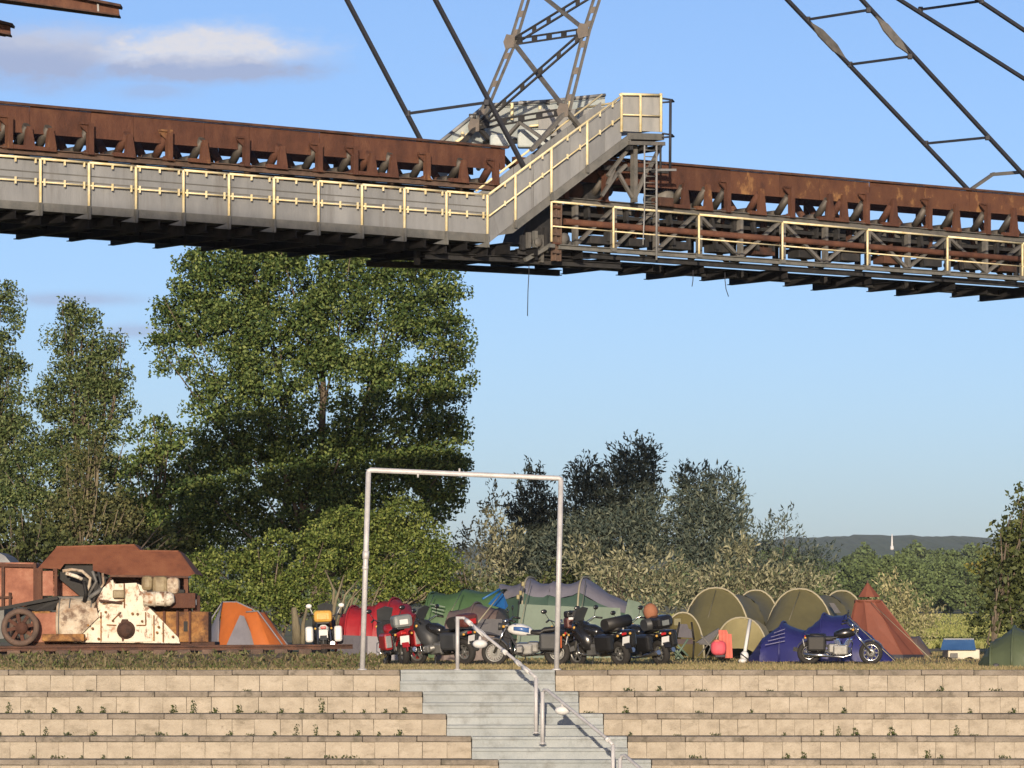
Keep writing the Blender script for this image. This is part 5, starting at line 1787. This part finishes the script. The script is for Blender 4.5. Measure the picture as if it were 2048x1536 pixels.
tarp = thing('tarpaulin', P(990, 1210, 114), 'bright blue tarpaulin between the dark green and the big grey green tunnel tent', 'tarpaulin')
MB().prism([P(976, 1208, 113.6), P(1000, 1181, 114.2), P(1008, 1190, 114.2), P(1016, 1212, 114), P(1010, 1219, 113.5), P(988, 1212, 113.5)], Vector((0, .04, 0))).build('sheet', TM['blue'], tarp)
MB().tube([P(1006, 1182, 113.5), P(955, 1246, 112)], .018, 5).build('guy_line', TM['piping'], tarp)
MB().tube([P(965, 1198, 113.5), P(1000, 1178, 113.8)], .03, 6).build('edge', TM['blue'], tarp)
# big grey and green tunnel tent
D = 119
s = [(gp(1006, D + .8), 1.3, hh(1168, D)), (gp(1062, D + .4), 1.6, hh(1156, D)), (gp(1112, D + .2), 1.6, hh(1163, D)), (gp(1172, D), 1.6, hh(1156, D)), (gp(1275, D - .3), 1.4, hh(1212, D)), (gp(1300, D - .4), .9, .35)]
t = tent('tunnel_tent', 'largest tunnel tent, lavender grey roof over pale green walls', 'tent', 'tents of the camp', s, ['lav'], AY, (1, 3), 'piping', 'dgreen', .52, sag=.06, pw=.6)
MB().prism([gp(1030, D - 1.75), gp(1160, D - 1.75), P(1160, 1214, D - 1.72), P(1040, 1208, D - 1.72)], Vector((0, .03, 0))).build('curtain', TM['sage'], t)
MB().prism([gp(1160, D - 1.75), gp(1250, D - 1.75), P(1240, 1216, D - 1.6), P(1160, 1212, D - 1.72)], Vector((0, .03, 0))).build('curtain', TM['sage'], t)
flap = [gp(1232, D - 2.0), gp(1296, D - 2.1), P(1300, 1235, D - 1.9), P(1280, 1205, D - 1.7), P(1256, 1198, D - 1.6)]
MB().prism(flap, Vector((0, .05, 0))).build('porch_flap', TM['sage'], t)
for px, py in ((1041, 1186), (1036, 1194), (1046, 1168)):
    MB().rbox(P(px, py, D - 1.9), (.09, .06, .14), .03).build('pennant', TM['khaki2'], t)
MB().tube([P(1044, 1160, D - 1.9), P(1034, 1240, D - 1.9)], .012, 5).build('pennant_line', TM['char'], t)
# khaki tunnel tents, hoops facing the camera
D = 121
AX2 = Vector((.93, -.36, 0)).normalized()
sc_ = D / FPX
s = [(gp(1392, D - 2.6), .55, .5), (gp(1432, D), 74 * sc_, hh(1177, D)), (gp(1475, D + 1.6), 66 * sc_, hh(1189, D)), (gp(1512, D + 3.2), 60 * sc_, hh(1181, D)), (gp(1530, D + 5), .6, .6)]
t = tent('tunnel_tent', 'khaki tunnel tent with its round hoop nearest the small bell of chairs', 'tent', 'tents of the camp', s, ['khaki'], AX2, (1, 3), 'piping', sag=.06, pw=.9)
t['label'] = 'khaki tunnel tent with pale hoops rising behind the coral towel'
s = [(gp(1560, D - 2.2), .9, .8), (gp(1600, D + .2), 74 * sc_, hh(1179, D)), (gp(1650, D + 1.8), 62 * sc_, hh(1190, D)), (gp(1684, D + 3.2), 58 * sc_, hh(1182, D)), (gp(1700, D + 5), .6, .6)]
t = tent('tunnel_tent', 'khaki tunnel tent with pale hoops rising behind the blue tent', 'tent', 'tents of the camp', s, ['khaki'], AX2, (1, 3), 'piping', sag=.06, pw=.9)
MB().prism([P(1658, 1206, D - .2), P(1668, 1206, D - .2), P(1682, 1226, D - .2), P(1670, 1226, D - .2)], Vector((0, .05, 0))).build('window', TM['char'], t)
D = 117
s = [(gp(1352, D + 1.5), .3, .3), (gp(1366, D), 42 * D / FPX, hh(1226, D)), (gp(1372, D + 2), 40 * D / FPX, hh(1232, D))]
t = tent('dome_tent', 'small pale khaki tent half hidden behind the black motorcycle with a luggage case', 'tent', 'tents of the camp', s, ['khaki2'], AX, (1,), 'piping', sag=.05, pw=.9)
MB().rbox(P(1355, 1244, 115.8), (.22, .04, .22), .05).build('window', TM['khaki'], t)
D = 115
s = [(gp(1468, D - .6), 52 * D / FPX, .35), (gp(1482, D), 56 * D / FPX, hh(1236, D)), (gp(1500, D + 2), 50 * D / FPX, hh(1240, D))]
t = tent('dome_tent', 'small khaki tent with a leaning pale pole at its corner', 'tent', 'tents of the camp', s, ['khaki2'], AX2, (1,), 'piping', sag=.10, pw=.9)
MB().tube([P(1500, 1240, D - 1.4), P(1489, 1308, D - 2.0)], .05, 7).build('pole', M['white'], t)
# blue tent behind the cruiser
D = 113
s = [(gp(1500, D + .2), .5, .1), (gp(1528, D), 1.0, hh(1276, D)), (gp(1568, D), 1.25, hh(1244, D)), (gp(1612, D + .2), 1.2, hh(1262, D)), (gp(1650, D + .3), 1.5, hh(1228, D)), (gp(1694, D + .3), 1.5, hh(1229, D)), (gp(1738, D), 1.1, hh(1268, D)), (gp(1788, D - .2), .4, .08)]
t = tent('dome_tent', 'ink blue dome tent directly behind the chrome cruiser', 'tent', 'tents of the camp', s, ['ink'], AY, (2, 4), 'ink', sag=.05)
for k in range(4):
    MB().bar(P(1530 + 6 * k, 1290 - 8 * k, D - 1.3), P(1570, 1282 - 8 * k, D - 1.34), .02, .02).build('crease', TM['ink'], t)
# pyramid tent
D = 117.5
t = thing('pyramid_tent', gp(1765, D), 'terracotta pyramid tent with a pointed smoke cap', 'tent', 'tents of the camp')
n = 8
topc, basec = P(1737, 1202, D), gp(1766, D, .1)
ring = lambda c, r, ry: [c + Vector((cos(2 * pi * (k + .5) / n) * r, sin(2 * pi * (k + .5) / n) * ry, 0)) for k in range(n)]
r0, r1 = ring(topc, .40, .36), ring(basec, 1.22, 1.25)
for k in range(n):
    a, b = r1[k], r1[(k + 1) % n]
    c, d = r0[(k + 1) % n], r0[k]
    m1 = a.lerp(d, .5).lerp(b.lerp(c, .5), .5) + (basec.lerp(topc, .5) - a.lerp(c, .5)) * .04
    MB().add([a, b, c, d, m1], [(0, 1, 4), (1, 2, 4), (2, 3, 4), (3, 0, 4)]).build('panel', TM['terra'], t)
    MB().bar(a, d, .03, .03).build('seam', TM['terra'], t)
    MB().prism([a, b, b * 1.0 - UP * .14 + (b - basec) * .05, a - UP * .14 + (a - basec) * .05], UP * .004).build('skirt', TM['char'], t)
cap0, tip = ring(P(1738, 1194, D), .34, .32), P(1735, 1164, D)
MB().add(cap0 + [tip], [(k, (k + 1) % n, n) for k in range(n)]).build('smoke_cap', TM['terra'], t)
MB().tube([topc, tip + UP * .05], .025, 6).build('pole', M['rust_brown'], t)
MB().torus(topc, UP, .39, .04, 8, 6).build('collar', TM['terra'], t)
# low brown tent behind the pyramid
D = 121
s = [(gp(1788, D), .5, .4), (gp(1806, D), .9, hh(1266, D)), (gp(1838, D), .9, hh(1272, D)), (gp(1862, D), .4, .1)]
tent('dome_tent', 'low dull brown tent peeping out right of the terracotta pyramid tent', 'tent', 'tents of the camp', s, ['brown'], AY, (1,), 'brown')
# green dome at the right edge, nearer the camera
D = 98
s = [(gp(1958, D + .2), .3, .1), (gp(1985, D), 1.0, hh(1285, D)), (gp(2030, D), 1.4, hh(1253, D)), (gp(2080, D), 1.3, hh(1268, D)), (gp(2130, D), .5, .1)]
t = tent('dome_tent', 'dull green dome tent cut off by the right edge of the photo', 'tent', 'tents of the camp', s, ['dull'], AY, (1, 2), 'dull', sag=.04, pw=.85)
MB().rbox(P(1992, 1332, D - 1.4), (.14, .1, .12), .03).build('peg_bag', TM['char'], t)

# guy lines
for nm, lines in (('tunnel_tent', [((925, 1180, 116.5), (890, 1246, 114)), ((868, 1190, 116.5), (838, 1262, 114.5))]), ('tunnel_tent.001', [((1172, 1160, 117.3), (1150, 1300, 115)), ((1062, 1160, 117.6), (1030, 1296, 115.5)), ((1280, 1210, 117.4), (1318, 1296, 115.5))]),
                  ('tunnel_tent.002', [((1432, 1180, 120.9), (1398, 1300, 118))]), ('tunnel_tent.003', [((1600, 1182, 121.1), (1560, 1290, 118)), ((1684, 1186, 124), (1722, 1300, 122))]), ('pyramid_tent', [((1742, 1205, 117), (1862, 1318, 114.5))]), ('dome_tent.005', [((1694, 1232, 111.7), (1790, 1322, 110.5))])):
    par = bpy.data.objects.get(nm)
    for a, b in lines:
        MB().tube([P(*a), P(*b)], .011, 4).build('guy_line', TM['piping'], par)

# blue-roofed trailer beyond the camp
D = 116
M['cream'] = mat('cream_paint', [(0.55, 0.50, 0.38), (0.68, 0.62, 0.49)], 4, .5)
tr = thing('trailer', gp(1918, D), 'small cream trailer with a blue roof parked beyond the tents', 'trailer')
MB().rbox(P(1922, 1309, D + .6), (.92, 1.5, .30), .03).build('body', M['cream'], tr)
M['blueroof'] = mat('blue_roof', [(0.05, 0.14, 0.34), (0.09, 0.22, 0.46)], 3, .45)
MB().prism([P(1882, 1300, D - .3), P(1952, 1300, D - .3), P(1948, 1279, D + .5), P(1888, 1279, D + .5)], Vector((0, .1, .03))).build('roof', M['blueroof'], tr)
MB().prism([P(1888, 1279, D + .5), P(1948, 1279, D + .5), P(1948, 1279, D + 1.5), P(1888, 1279, D + 1.5)], UP * .03).build('roof', M['galv'], tr)
MB().rbox(P(1908, 1311, D - .26), (.22, .03, .14), .02).build('window', M['steel'], tr)
for px in (1896, 1940):
    MB().lathe(P(px, 1324, D - .24), (0, 1, 0), [(0, 0), (0, .15), (.15, .15), (.15, 0)], 14).build('wheel', M['black'], tr)

# ------------------------------------------------------------------ camp furniture and bags
def stick(name, pts, r, m, t):
    MB().tube(pts, r, 6).build(name, m, t)


D = 112
M['coral'] = mat('coral_towel', [(0.62, 0.14, 0.10), (0.74, 0.20, 0.15)], 3, .9, 0, .4, 12)
M['pink'] = mat('pink_bag', [(0.68, 0.07, 0.10), (0.80, 0.14, 0.18)], 3, .7, 0, .2, 12)
ch = thing('camp_chair', gp(1430, D), 'folding camp chair with black mesh holding the pink bag', 'chair', 'folding camp chairs')
for a, b in (((1396, 1312), (1440, 1262)), ((1402, 1270), (1440, 1315)), ((1412, 1316), (1424, 1288)), ((1398, 1288), (1440, 1290))):
    stick('frame_tube', [P(*a, D), P(*b, D)], .022, M['steel'], ch)
    stick('frame_tube', [P(*a, D + .5), P(*b, D + .5)], .022, M['steel'], ch)
MB().prism([P(1392, 1285, D), P(1438, 1256, D), P(1438, 1262, D), P(1418, 1290, D)], Vector((0, .5, 0))).build('seat_mesh', TM['char'], ch)
tw = MB()
vs, n = [], 9
for i in range(n):
    f = i / (n - 1)
    x = 1437 + 26 * f
    for j in range(8):
        g_ = j / 7
        top = 1260 if f < .7 else 1268
        vs.append(P(x + 2.5 * g_, top + (1316 - top) * g_, D - .1 - .12 * g_ + .05 * sin(f * 12)))
tw.add(vs, [(i * 8 + j, i * 8 + j + 1, (i + 1) * 8 + j + 1, (i + 1) * 8 + j) for i in range(n - 1) for j in range(7)], True)
tag(tw.build('towel', M['coral']), 'coral red towel hanging to the ground behind the pink bag', 'towel')
bag = thing('pink_bag', gp(1436, D - .6), 'bright pink bag slumped against the coral towel', 'bag')
MB().blob(P(1437, 1296, D - .6), (.22, .2, .21), 14, 9, None, .7).build('body', M['pink'], bag)
MB().blob(P(1434, 1283, D - .66), (.10, .09, .06), 10, 6).build('flap', M['coral'], bag)
MB().rbox(P(1440, 1312, D - .55), (.3, .25, .08), .03).build('base', TM['char'], bag)
ch2 = thing('camp_chair', gp(1370, D), 'camp chair with a dark blue fabric back by the pale khaki tent', 'chair', 'folding camp chairs')
MB().prism([P(1350, 1274, D), P(1388, 1276, D), P(1386, 1260, D), P(1378, 1258, D), P(1374, 1248, D), P(1358, 1248, D), P(1352, 1262, D)], Vector((0, .06, 0))).build('backrest', TM['navy'], ch2)
MB().prism([P(1352, 1278, D - .1), P(1386, 1278, D - .1), P(1386, 1288, D - .4), P(1352, 1288, D - .4)], Vector((0, .06, 0))).build('seat', TM['brown'], ch2)
for a, b in (((1388, 1282), (1386, 1318)), ((1350, 1284), (1352, 1318)), ((1383, 1244), (1388, 1280)), ((1359, 1244), (1352, 1280))):
    stick('leg', [P(*a, D - .2), P(*b, D - .2)], .03, M['black'], ch2)
tb = thing('folding_table', gp(1352, 108), 'collapsed pale green camp stretcher standing beside the last parked motorcycle', 'stretcher')
for a, b in (((1324, 1316), (1344, 1276)), ((1332, 1282), (1366, 1318)), ((1340, 1274), (1376, 1312)), ((1350, 1316), (1376, 1278)), ((1318, 1300), (1330, 1318))):
    stick('frame_tube', [P(*a, 107), P(*b, 107)], .03, TM['sage'], tb)
MB().prism([P(1318, 1318, 107.2), P(1336, 1300, 107.2), P(1340, 1318, 107.2)], Vector((0, .3, 0))).build('cloth', TM['sage'], tb)
MB().prism([P(1342, 1284, 107.2), P(1368, 1316, 107.2), P(1352, 1318, 107.2)], Vector((0, .3, 0))).build('cloth', TM['sage'], tb)
tb.name = 'camp_stretcher'
ln = thing('bundle', gp(1488, 111), 'small white bundle lying at the foot of the pale tent pole', 'bundle')
MB().blob(P(1489, 1312, 111), (.12, .1, .14), 12, 8).build('sack', M['white'], ln)
MB().blob(P(1485, 1322, 110.8), (.12, .1, .07), 12, 8).build('sack', M['white'], ln)
MB().tube([P(1480, 1306, 110.9), P(1498, 1320, 110.9)], .018, 5).build('strap', TM['char'], ln)
# ------------------------------------------------------------------ motorcycles
BMAT = dict(tyre=mat('tyre', [(0.018, 0.017, 0.016), (0.035, 0.032, 0.03)], 6, .85), chrome=mat('chrome', [(0.6, 0.6, 0.6), (0.72, 0.71, 0.70)], 6, .18, .95), alu=mat('cast_alloy', [(0.20, 0.20, 0.195), (0.36, 0.36, 0.35)], 6, .4, .6),
            black=mat('black_lacquer', [(0.012, 0.012, 0.013), (0.022, 0.022, 0.024)], 4, .25, spec=.6), seat=mat('seat_leather', [(0.014, 0.013, 0.013), (0.028, 0.026, 0.025)], 8, .55), plate=mat('number_plate', [(0.78, 0.78, 0.77), (0.84, 0.84, 0.82)], 3, .5),
            red=mat('red_lacquer', [(0.30, 0.012, 0.016), (0.42, 0.02, 0.025)], 3, .3, spec=.6), white=mat('white_lacquer', [(0.74, 0.74, 0.73), (0.82, 0.82, 0.80)], 3, .3, spec=.6), dgrey=mat('grey_plastic', [(0.03, 0.032, 0.035), (0.055, 0.058, 0.062)], 4, .5),
            grey=mat('grey_case', [(0.17, 0.19, 0.19), (0.25, 0.27, 0.27)], 4, .4), wine=mat('wine_plastic', [(0.09, 0.03, 0.025), (0.16, 0.05, 0.04)], 4, .45), amber=mat('amber_paint', [(0.62, 0.33, 0.05), (0.75, 0.45, 0.10)], 3, .5),
            tail=mat('tail_light', [(0.5, 0.02, 0.02), (0.6, 0.03, 0.03)], 3, .3), orange=mat('orange_lacquer', [(0.55, 0.12, 0.04), (0.66, 0.18, 0.07)], 3, .4), blue=mat('blue_lacquer', [(0.05, 0.12, 0.35), (0.08, 0.18, 0.42)], 3, .3), smoke=mat('smoked_screen', [(0.05, 0.055, 0.06), (0.08, 0.085, 0.09)], 3, .15, spec=.7),
            tan=mat('tan_bag', [(0.30, 0.12, 0.06), (0.40, 0.17, 0.09)], 4, .8))


def bike(label, px, py, D, yaw, o, lean=-8):
    """o: colours and fittings; x forward, z up, metres"""
    b = P(px, py, D)
    t = thing('motorcycle', b, label, 'motorcycle', 'motorcycles parked in the camp', rot=(R(lean), 0, R(yaw)))
    K = o.get('k', 1.14)
    t.scale = (K, K, K)
    B = lambda mb, name, m, par=t: mb.build(name, BMAT[m], par, True)
    body, rr = o.get('body', 'black'), o.get('r', .30)
    xf, xr = o.get('wb', 1.46) / 2, -o.get('wb', 1.46) / 2
    low = o.get('cruiser', False)
    for x, wd, nm in ((xf, .055, 'front_wheel'), (xr, .075, 'rear_wheel')):
        c = Vector((x, 0, rr))
        w = B(MB().torus(c, (0, 1, 0), rr - wd, wd, 30, 8, 1.15), nm, 'tyre')
        rim = MB().torus(c, (0, 1, 0), rr - wd * 2.0, .026, 30, 6, 1.4)
        for k in range(o.get('spokes', 6)):
            a = 2 * pi * k / o.get('spokes', 6)
            d = Vector((cos(a), 0, sin(a)))
            rim.bar(c + d * .04, c + d * (rr - wd * 2), .035, .022 if o.get('spokes', 6) < 10 else .01, (0, 1, 0))
        rim.tube([c - Vector((0, .07, 0)), c + Vector((0, .07, 0))], .05, 10)
        B(rim, 'rim', 'chrome' if o.get('chrome') else 'alu', w)
        B(MB().lathe(c + Vector((0, -.075, 0)), (0, 1, 0), [(0, .06), (0, .13), (.008, .13), (.008, .06)], 18), 'brake_disc', 'alu', w)
        fm = MB()
        a0, a1 = (R(20), R(150)) if x > 0 else (R(30), R(175))
        R_ = rr + .035
        arc = [c + Vector((cos(a), 0, sin(a))) * R_ for a in np.linspace(a0, a1, 9)]
        for p, q_ in zip(arc, arc[1:]):
            fm.bar(p, q_, .13 if x > 0 else .17, .018)
        B(fm, 'mudguard', o.get('guard', body))
    sx = o.get('rake', .30)
    hz = .98 if not low else 1.0
    head = Vector((xf - sx, 0, hz))
    for s in (-1, 1):
        off = Vector((0, s * .085, 0))
        B(MB().tube([Vector((xf, 0, rr)) + off, head + off], [.034, .026], 8), 'fork_leg', 'chrome' if o.get('chrome') or o.get('silverfork') else 'alu')
    B(MB().rbox(head + Vector((.01, 0, -.03)), (.1, .25, .05), .015), 'fork_yoke', 'alu')
    # frame
    fr = MB()
    for s in (-1, 1):
        y = .12 * s
        fr.tube([(head.x, y * .3, hz - .14), (.18, y, .42), (-.2, y, .28), (-.34, y, .5), (xr + .1, y, .74)], .02, 6)
        fr.tube([(head.x, y * .3, hz - .08), (-.1, y, .74), (xr + .02, y, .76)], .018, 6)
        fr.bar((-.3, y, .38), (xr, y, rr), .035, .05)
    B(fr, 'frame', 'dgrey')
    # engine
    en = MB().rbox((.02, 0, .40), (.42, .36, .28), .05).rbox((-.18, 0, .44), (.28, .30, .26), .05)
    B(en, 'engine', 'alu')
    if o.get('boxer'):
        for s in (-1, 1):
            cy = MB()
            for k in range(6):
                cy.lathe((.1, s * (.16 + .028 * k), .42), (0, s, 0), [(0, .05), (0, .095), (.014, .095), (.014, .05)], 12)
            cy.rbox((.1, s * .36, .42), (.17, .09, .16), .03)
            B(cy, 'cylinder', 'alu')
    else:
        for k, xx_ in enumerate((-.02, .16)):
            cy = MB()
            for j in range(6):
                cy.rbox((xx_ + (.02 * j if k else -.015 * j), 0, .50 + .035 * j), (.15, .24, .02), .006)
            B(cy, 'cylinder', 'chrome' if o.get('chrome') else 'alu')
    # tank, seat, tail
    tk = o.get('tank', body)
    B(MB().loft([(-.16, .80, .06, .06), (-.1, .81, .13, .10), (.08, .84, .17, .14), (.26, .86, .15, .13), (.38, .86, .08, .08), (.42, .86, .03, .04)], 16), 'tank', tk)
    if o.get('stripe'):
        B(MB().loft([(-.10, .83, .137, .07), (.08, .865, .177, .07), (.26, .88, .157, .06)], 16, .5), 'tank_stripe', o['stripe'])
    sz = .70 if low else .78
    B(MB().loft([(-.10, sz + .03, .08, .05), (-.2, sz, .15, .06), (-.36, sz + .0, .16, .065), (-.44, sz + .06, .14, .06), (-.66, sz + .08, .12, .06), (-.8, sz + .10, .08, .04)], 14), 'seat', 'seat')
    B(MB().loft([(-.4, .66, .13, .07), (-.7, .72, .13, .07), (-.92, .78, .08, .05)], 12, .6), 'tail', body)
    if o.get('fairing'):
        f = o['fairing']
        B(MB().loft([(.05, .56, .22, .20), (.25, .62, .27, .26), (.42, .78, .26, .27), (.60, .88, .20, .20), (.70, .86, .09, .12)], 16, .7), 'fairing', f)
        B(MB().prism([(.60, -.16, 1.02), (.60, .16, 1.02), (.40, .20, 1.34), (.36, 0, 1.40), (.40, -.20, 1.34)], (-.015, 0, -.005)), 'windscreen', 'smoke')
    else:
        B(MB().lathe((head.x + .06, 0, hz - .06), (1, 0, 0), [(0, .02), (.02, .07), (.12, .09), (.14, .09), (.145, .0)], 14), 'headlight', 'chrome' if o.get('chrome') else 'dgrey')
        B(MB().lathe((head.x + .03, 0, hz + .05), (.4, 0, 1), [(0, .05), (.05, .06), (.055, 0)], 12), 'instrument', 'chrome')
    # handlebar, mirrors
    bz = hz + (.16 if low else .12)
    hb = [(head.x - .22, .40, bz - .02), (head.x - .10, .32, bz + .02), (head.x, .10, hz + .04), (head.x, -.10, hz + .04), (head.x - .10, -.32, bz + .02), (head.x - .22, -.40, bz - .02)]
    bar_ = B(MB().tube(hb, .014, 6), 'handlebar', 'chrome')
    for s in (-1, 1):
        B(MB().tube([(head.x - .12, s * .33, bz), (head.x - .25, s * .42, bz - .03)], .022, 8), 'grip', 'seat', bar_)
        B(MB().tube([(head.x - .10, s * .30, bz), (head.x - .08, s * .40, bz + .20)], .008, 5).blob((head.x - .08, s * .41, bz + .22), (.025, .08, .055), 10, 6), 'mirror', o.get('mirror', 'black'), bar_)
        B(MB().blob((head.x + .05, s * .22, hz - .04), (.04, .035, .035), 8, 6), 'indicator', 'amber')
        B(MB().blob((-.92, s * .2, .74), (.035, .03, .03), 8, 6), 'indicator', 'amber')
    # crash bars, cables, foot rests, straps
    for s in (-1, 1):
        B(MB().tube([(.32, s * .06, .62), (.34, s * .30, .56), (.30, s * .34, .36), (.22, s * .08, .26)], .014, 6), 'crash_bar', 'chrome' if s > 0 else 'black')
        B(MB().tube([(head.x - .14, s * .28, bz), (head.x + .05, s * .16, hz - .02), (head.x + .08, s * .08, hz - .3), (.2, s * .06, .6)], .009, 5), 'cable', 'seat')
        B(MB().rbox((-.14, s * .28, .30), (.08, .14, .03), .01), 'foot_rest', 'seat')
        B(MB().bar((-.42, s * .14, .70), (-.60, s * .17, .36), .03, .03), 'shock_absorber', 'chrome')
    # exhausts
    for s in ((-1,) if not o.get('twin') else (-1, 1)):
        B(MB().tube([(.25, s * .12, .46), (.30, s * .15, .28), (.1, s * .17, .22), (-.3, s * .19, .25), (-.36, s * .2, .27), (-.95, s * .22, .36 if not low else .29)], [.024, .024, .024, .028, .052, .058], 10), 'exhaust', 'chrome')
    # tail light, plate
    B(MB().rbox((-.93, 0, .76), (.05, .14, .06), .02), 'tail_light', 'tail')
    B(MB().rbox((-.97, 0, .60), (.014, .22, .20), .008, Matrix.Rotation(-.2, 3, 'Y')), 'number_plate', 'plate')
    B(MB().tube([(.0, .16, .26), (-.08, .34, .02 - sin(R(lean)) * .0)], .014, 6), 'side_stand', 'dgrey')
    for s in (-1, 1):
        if o.get('pannier'):
            pm = o['pannier']
            pn = B(MB().rbox((-.62, s * .36, .60), (.50, .20, .40), .06), 'pannier', pm)
            if o.get('pannier_trim'):
                B(MB().rbox((-.88, s * .36, .60), (.03, .13, .28), .02), 'pannier_trim', o['pannier_trim'], pn)
    if o.get('case'):
        cs = B(MB().rbox((-.86, 0, 1.04), (.40, .46, .30), .08), 'luggage_case', o['case'])
        B(MB().rbox((-1.065, 0, 1.02), (.015, .2, .12), .01), 'reflector', o.get('reflector', 'tail'), cs)
        B(MB().rbox((-.84, 0, .875), (.36, .3, .03), .01), 'carrier', 'dgrey')
    if o.get('roll'):
        B(MB().tube([(-.72, -.38, 1.02), (-.72, .38, 1.02)], .14, 14), 'luggage_roll', o['roll'])
    if o.get('stack'):
        B(MB().rbox((-.78, 0, 1.02), (.34, .44, .26), .05), 'luggage_bag', 'wine')
        B(MB().rbox((-.78, 0, 1.22), (.32, .40, .16), .04), 'luggage_bag', 'seat')
        B(MB().rbox((-.95, 0, 1.12), (.02, .34, .06), .01), 'luggage_strap', 'white')
    if o.get('backbag'):
        B(MB().blob((-.55, 0, 1.28), (.16, .18, .2), 12, 8), 'top_bag', 'tan')
    return t


bike('white touring motorcycle with white panniers and an amber rear seen from behind the rail', 652, 1316, 115, 90, dict(body='white', pannier='white', fairing='dgrey', tank='amber', guard='dgrey', r=.31, mirror='white', case='amber', reflector='amber'), -2)
bike('red motorcycle with a grey luggage case and red panniers beside the left gate post', 792, 1331, 107, 108, dict(body='red', pannier='red', pannier_trim='grey', case='grey', reflector='white', fairing='dgrey'), -7)
bike('dark motorcycle with a wine red luggage case directly behind the topmost stair post', 884, 1330, 106, 140, dict(body='dgrey', pannier='dgrey', case='wine', tank='black', boxer=True, r=.31, roll='seat', fairing='dgrey'), -8)
bike('white tanked classic motorcycle standing side on behind the topmost handrail', 1052, 1332, 106, 172, dict(body='black', tank='white', stripe='blue', boxer=True, spokes=18, pannier='dgrey', pannier_trim='orange', r=.31, guard='dgrey', silverfork=True), -6)
bike('motorcycle piled with brown luggage right behind the right gate post', 1140, 1331, 108, 104, dict(body='black', pannier='wine', stack=True, r=.30), -6)
bike('black faired motorcycle with low plate and wide mirrors, no case', 1200, 1333, 105.5, 132, dict(body='black', fairing='black', pannier='black', tank='black', roll='seat'), -9)
bike('black motorcycle with a big black luggage case and silver exhaust, last of the row', 1286, 1332, 107, 126, dict(body='black', case='black', reflector='grey', pannier='black', backbag=True, r=.31, twin=True, roll='dgrey'), -9)
bike('chrome cruiser with black leather bags parked in front of the blue tent', 1680, 1329, 108, -6, dict(body='black', chrome=True, cruiser=True, rake=.52, wb=1.66, k=1.0, twin=True, pannier='seat', r=.32, spokes=9), 6)
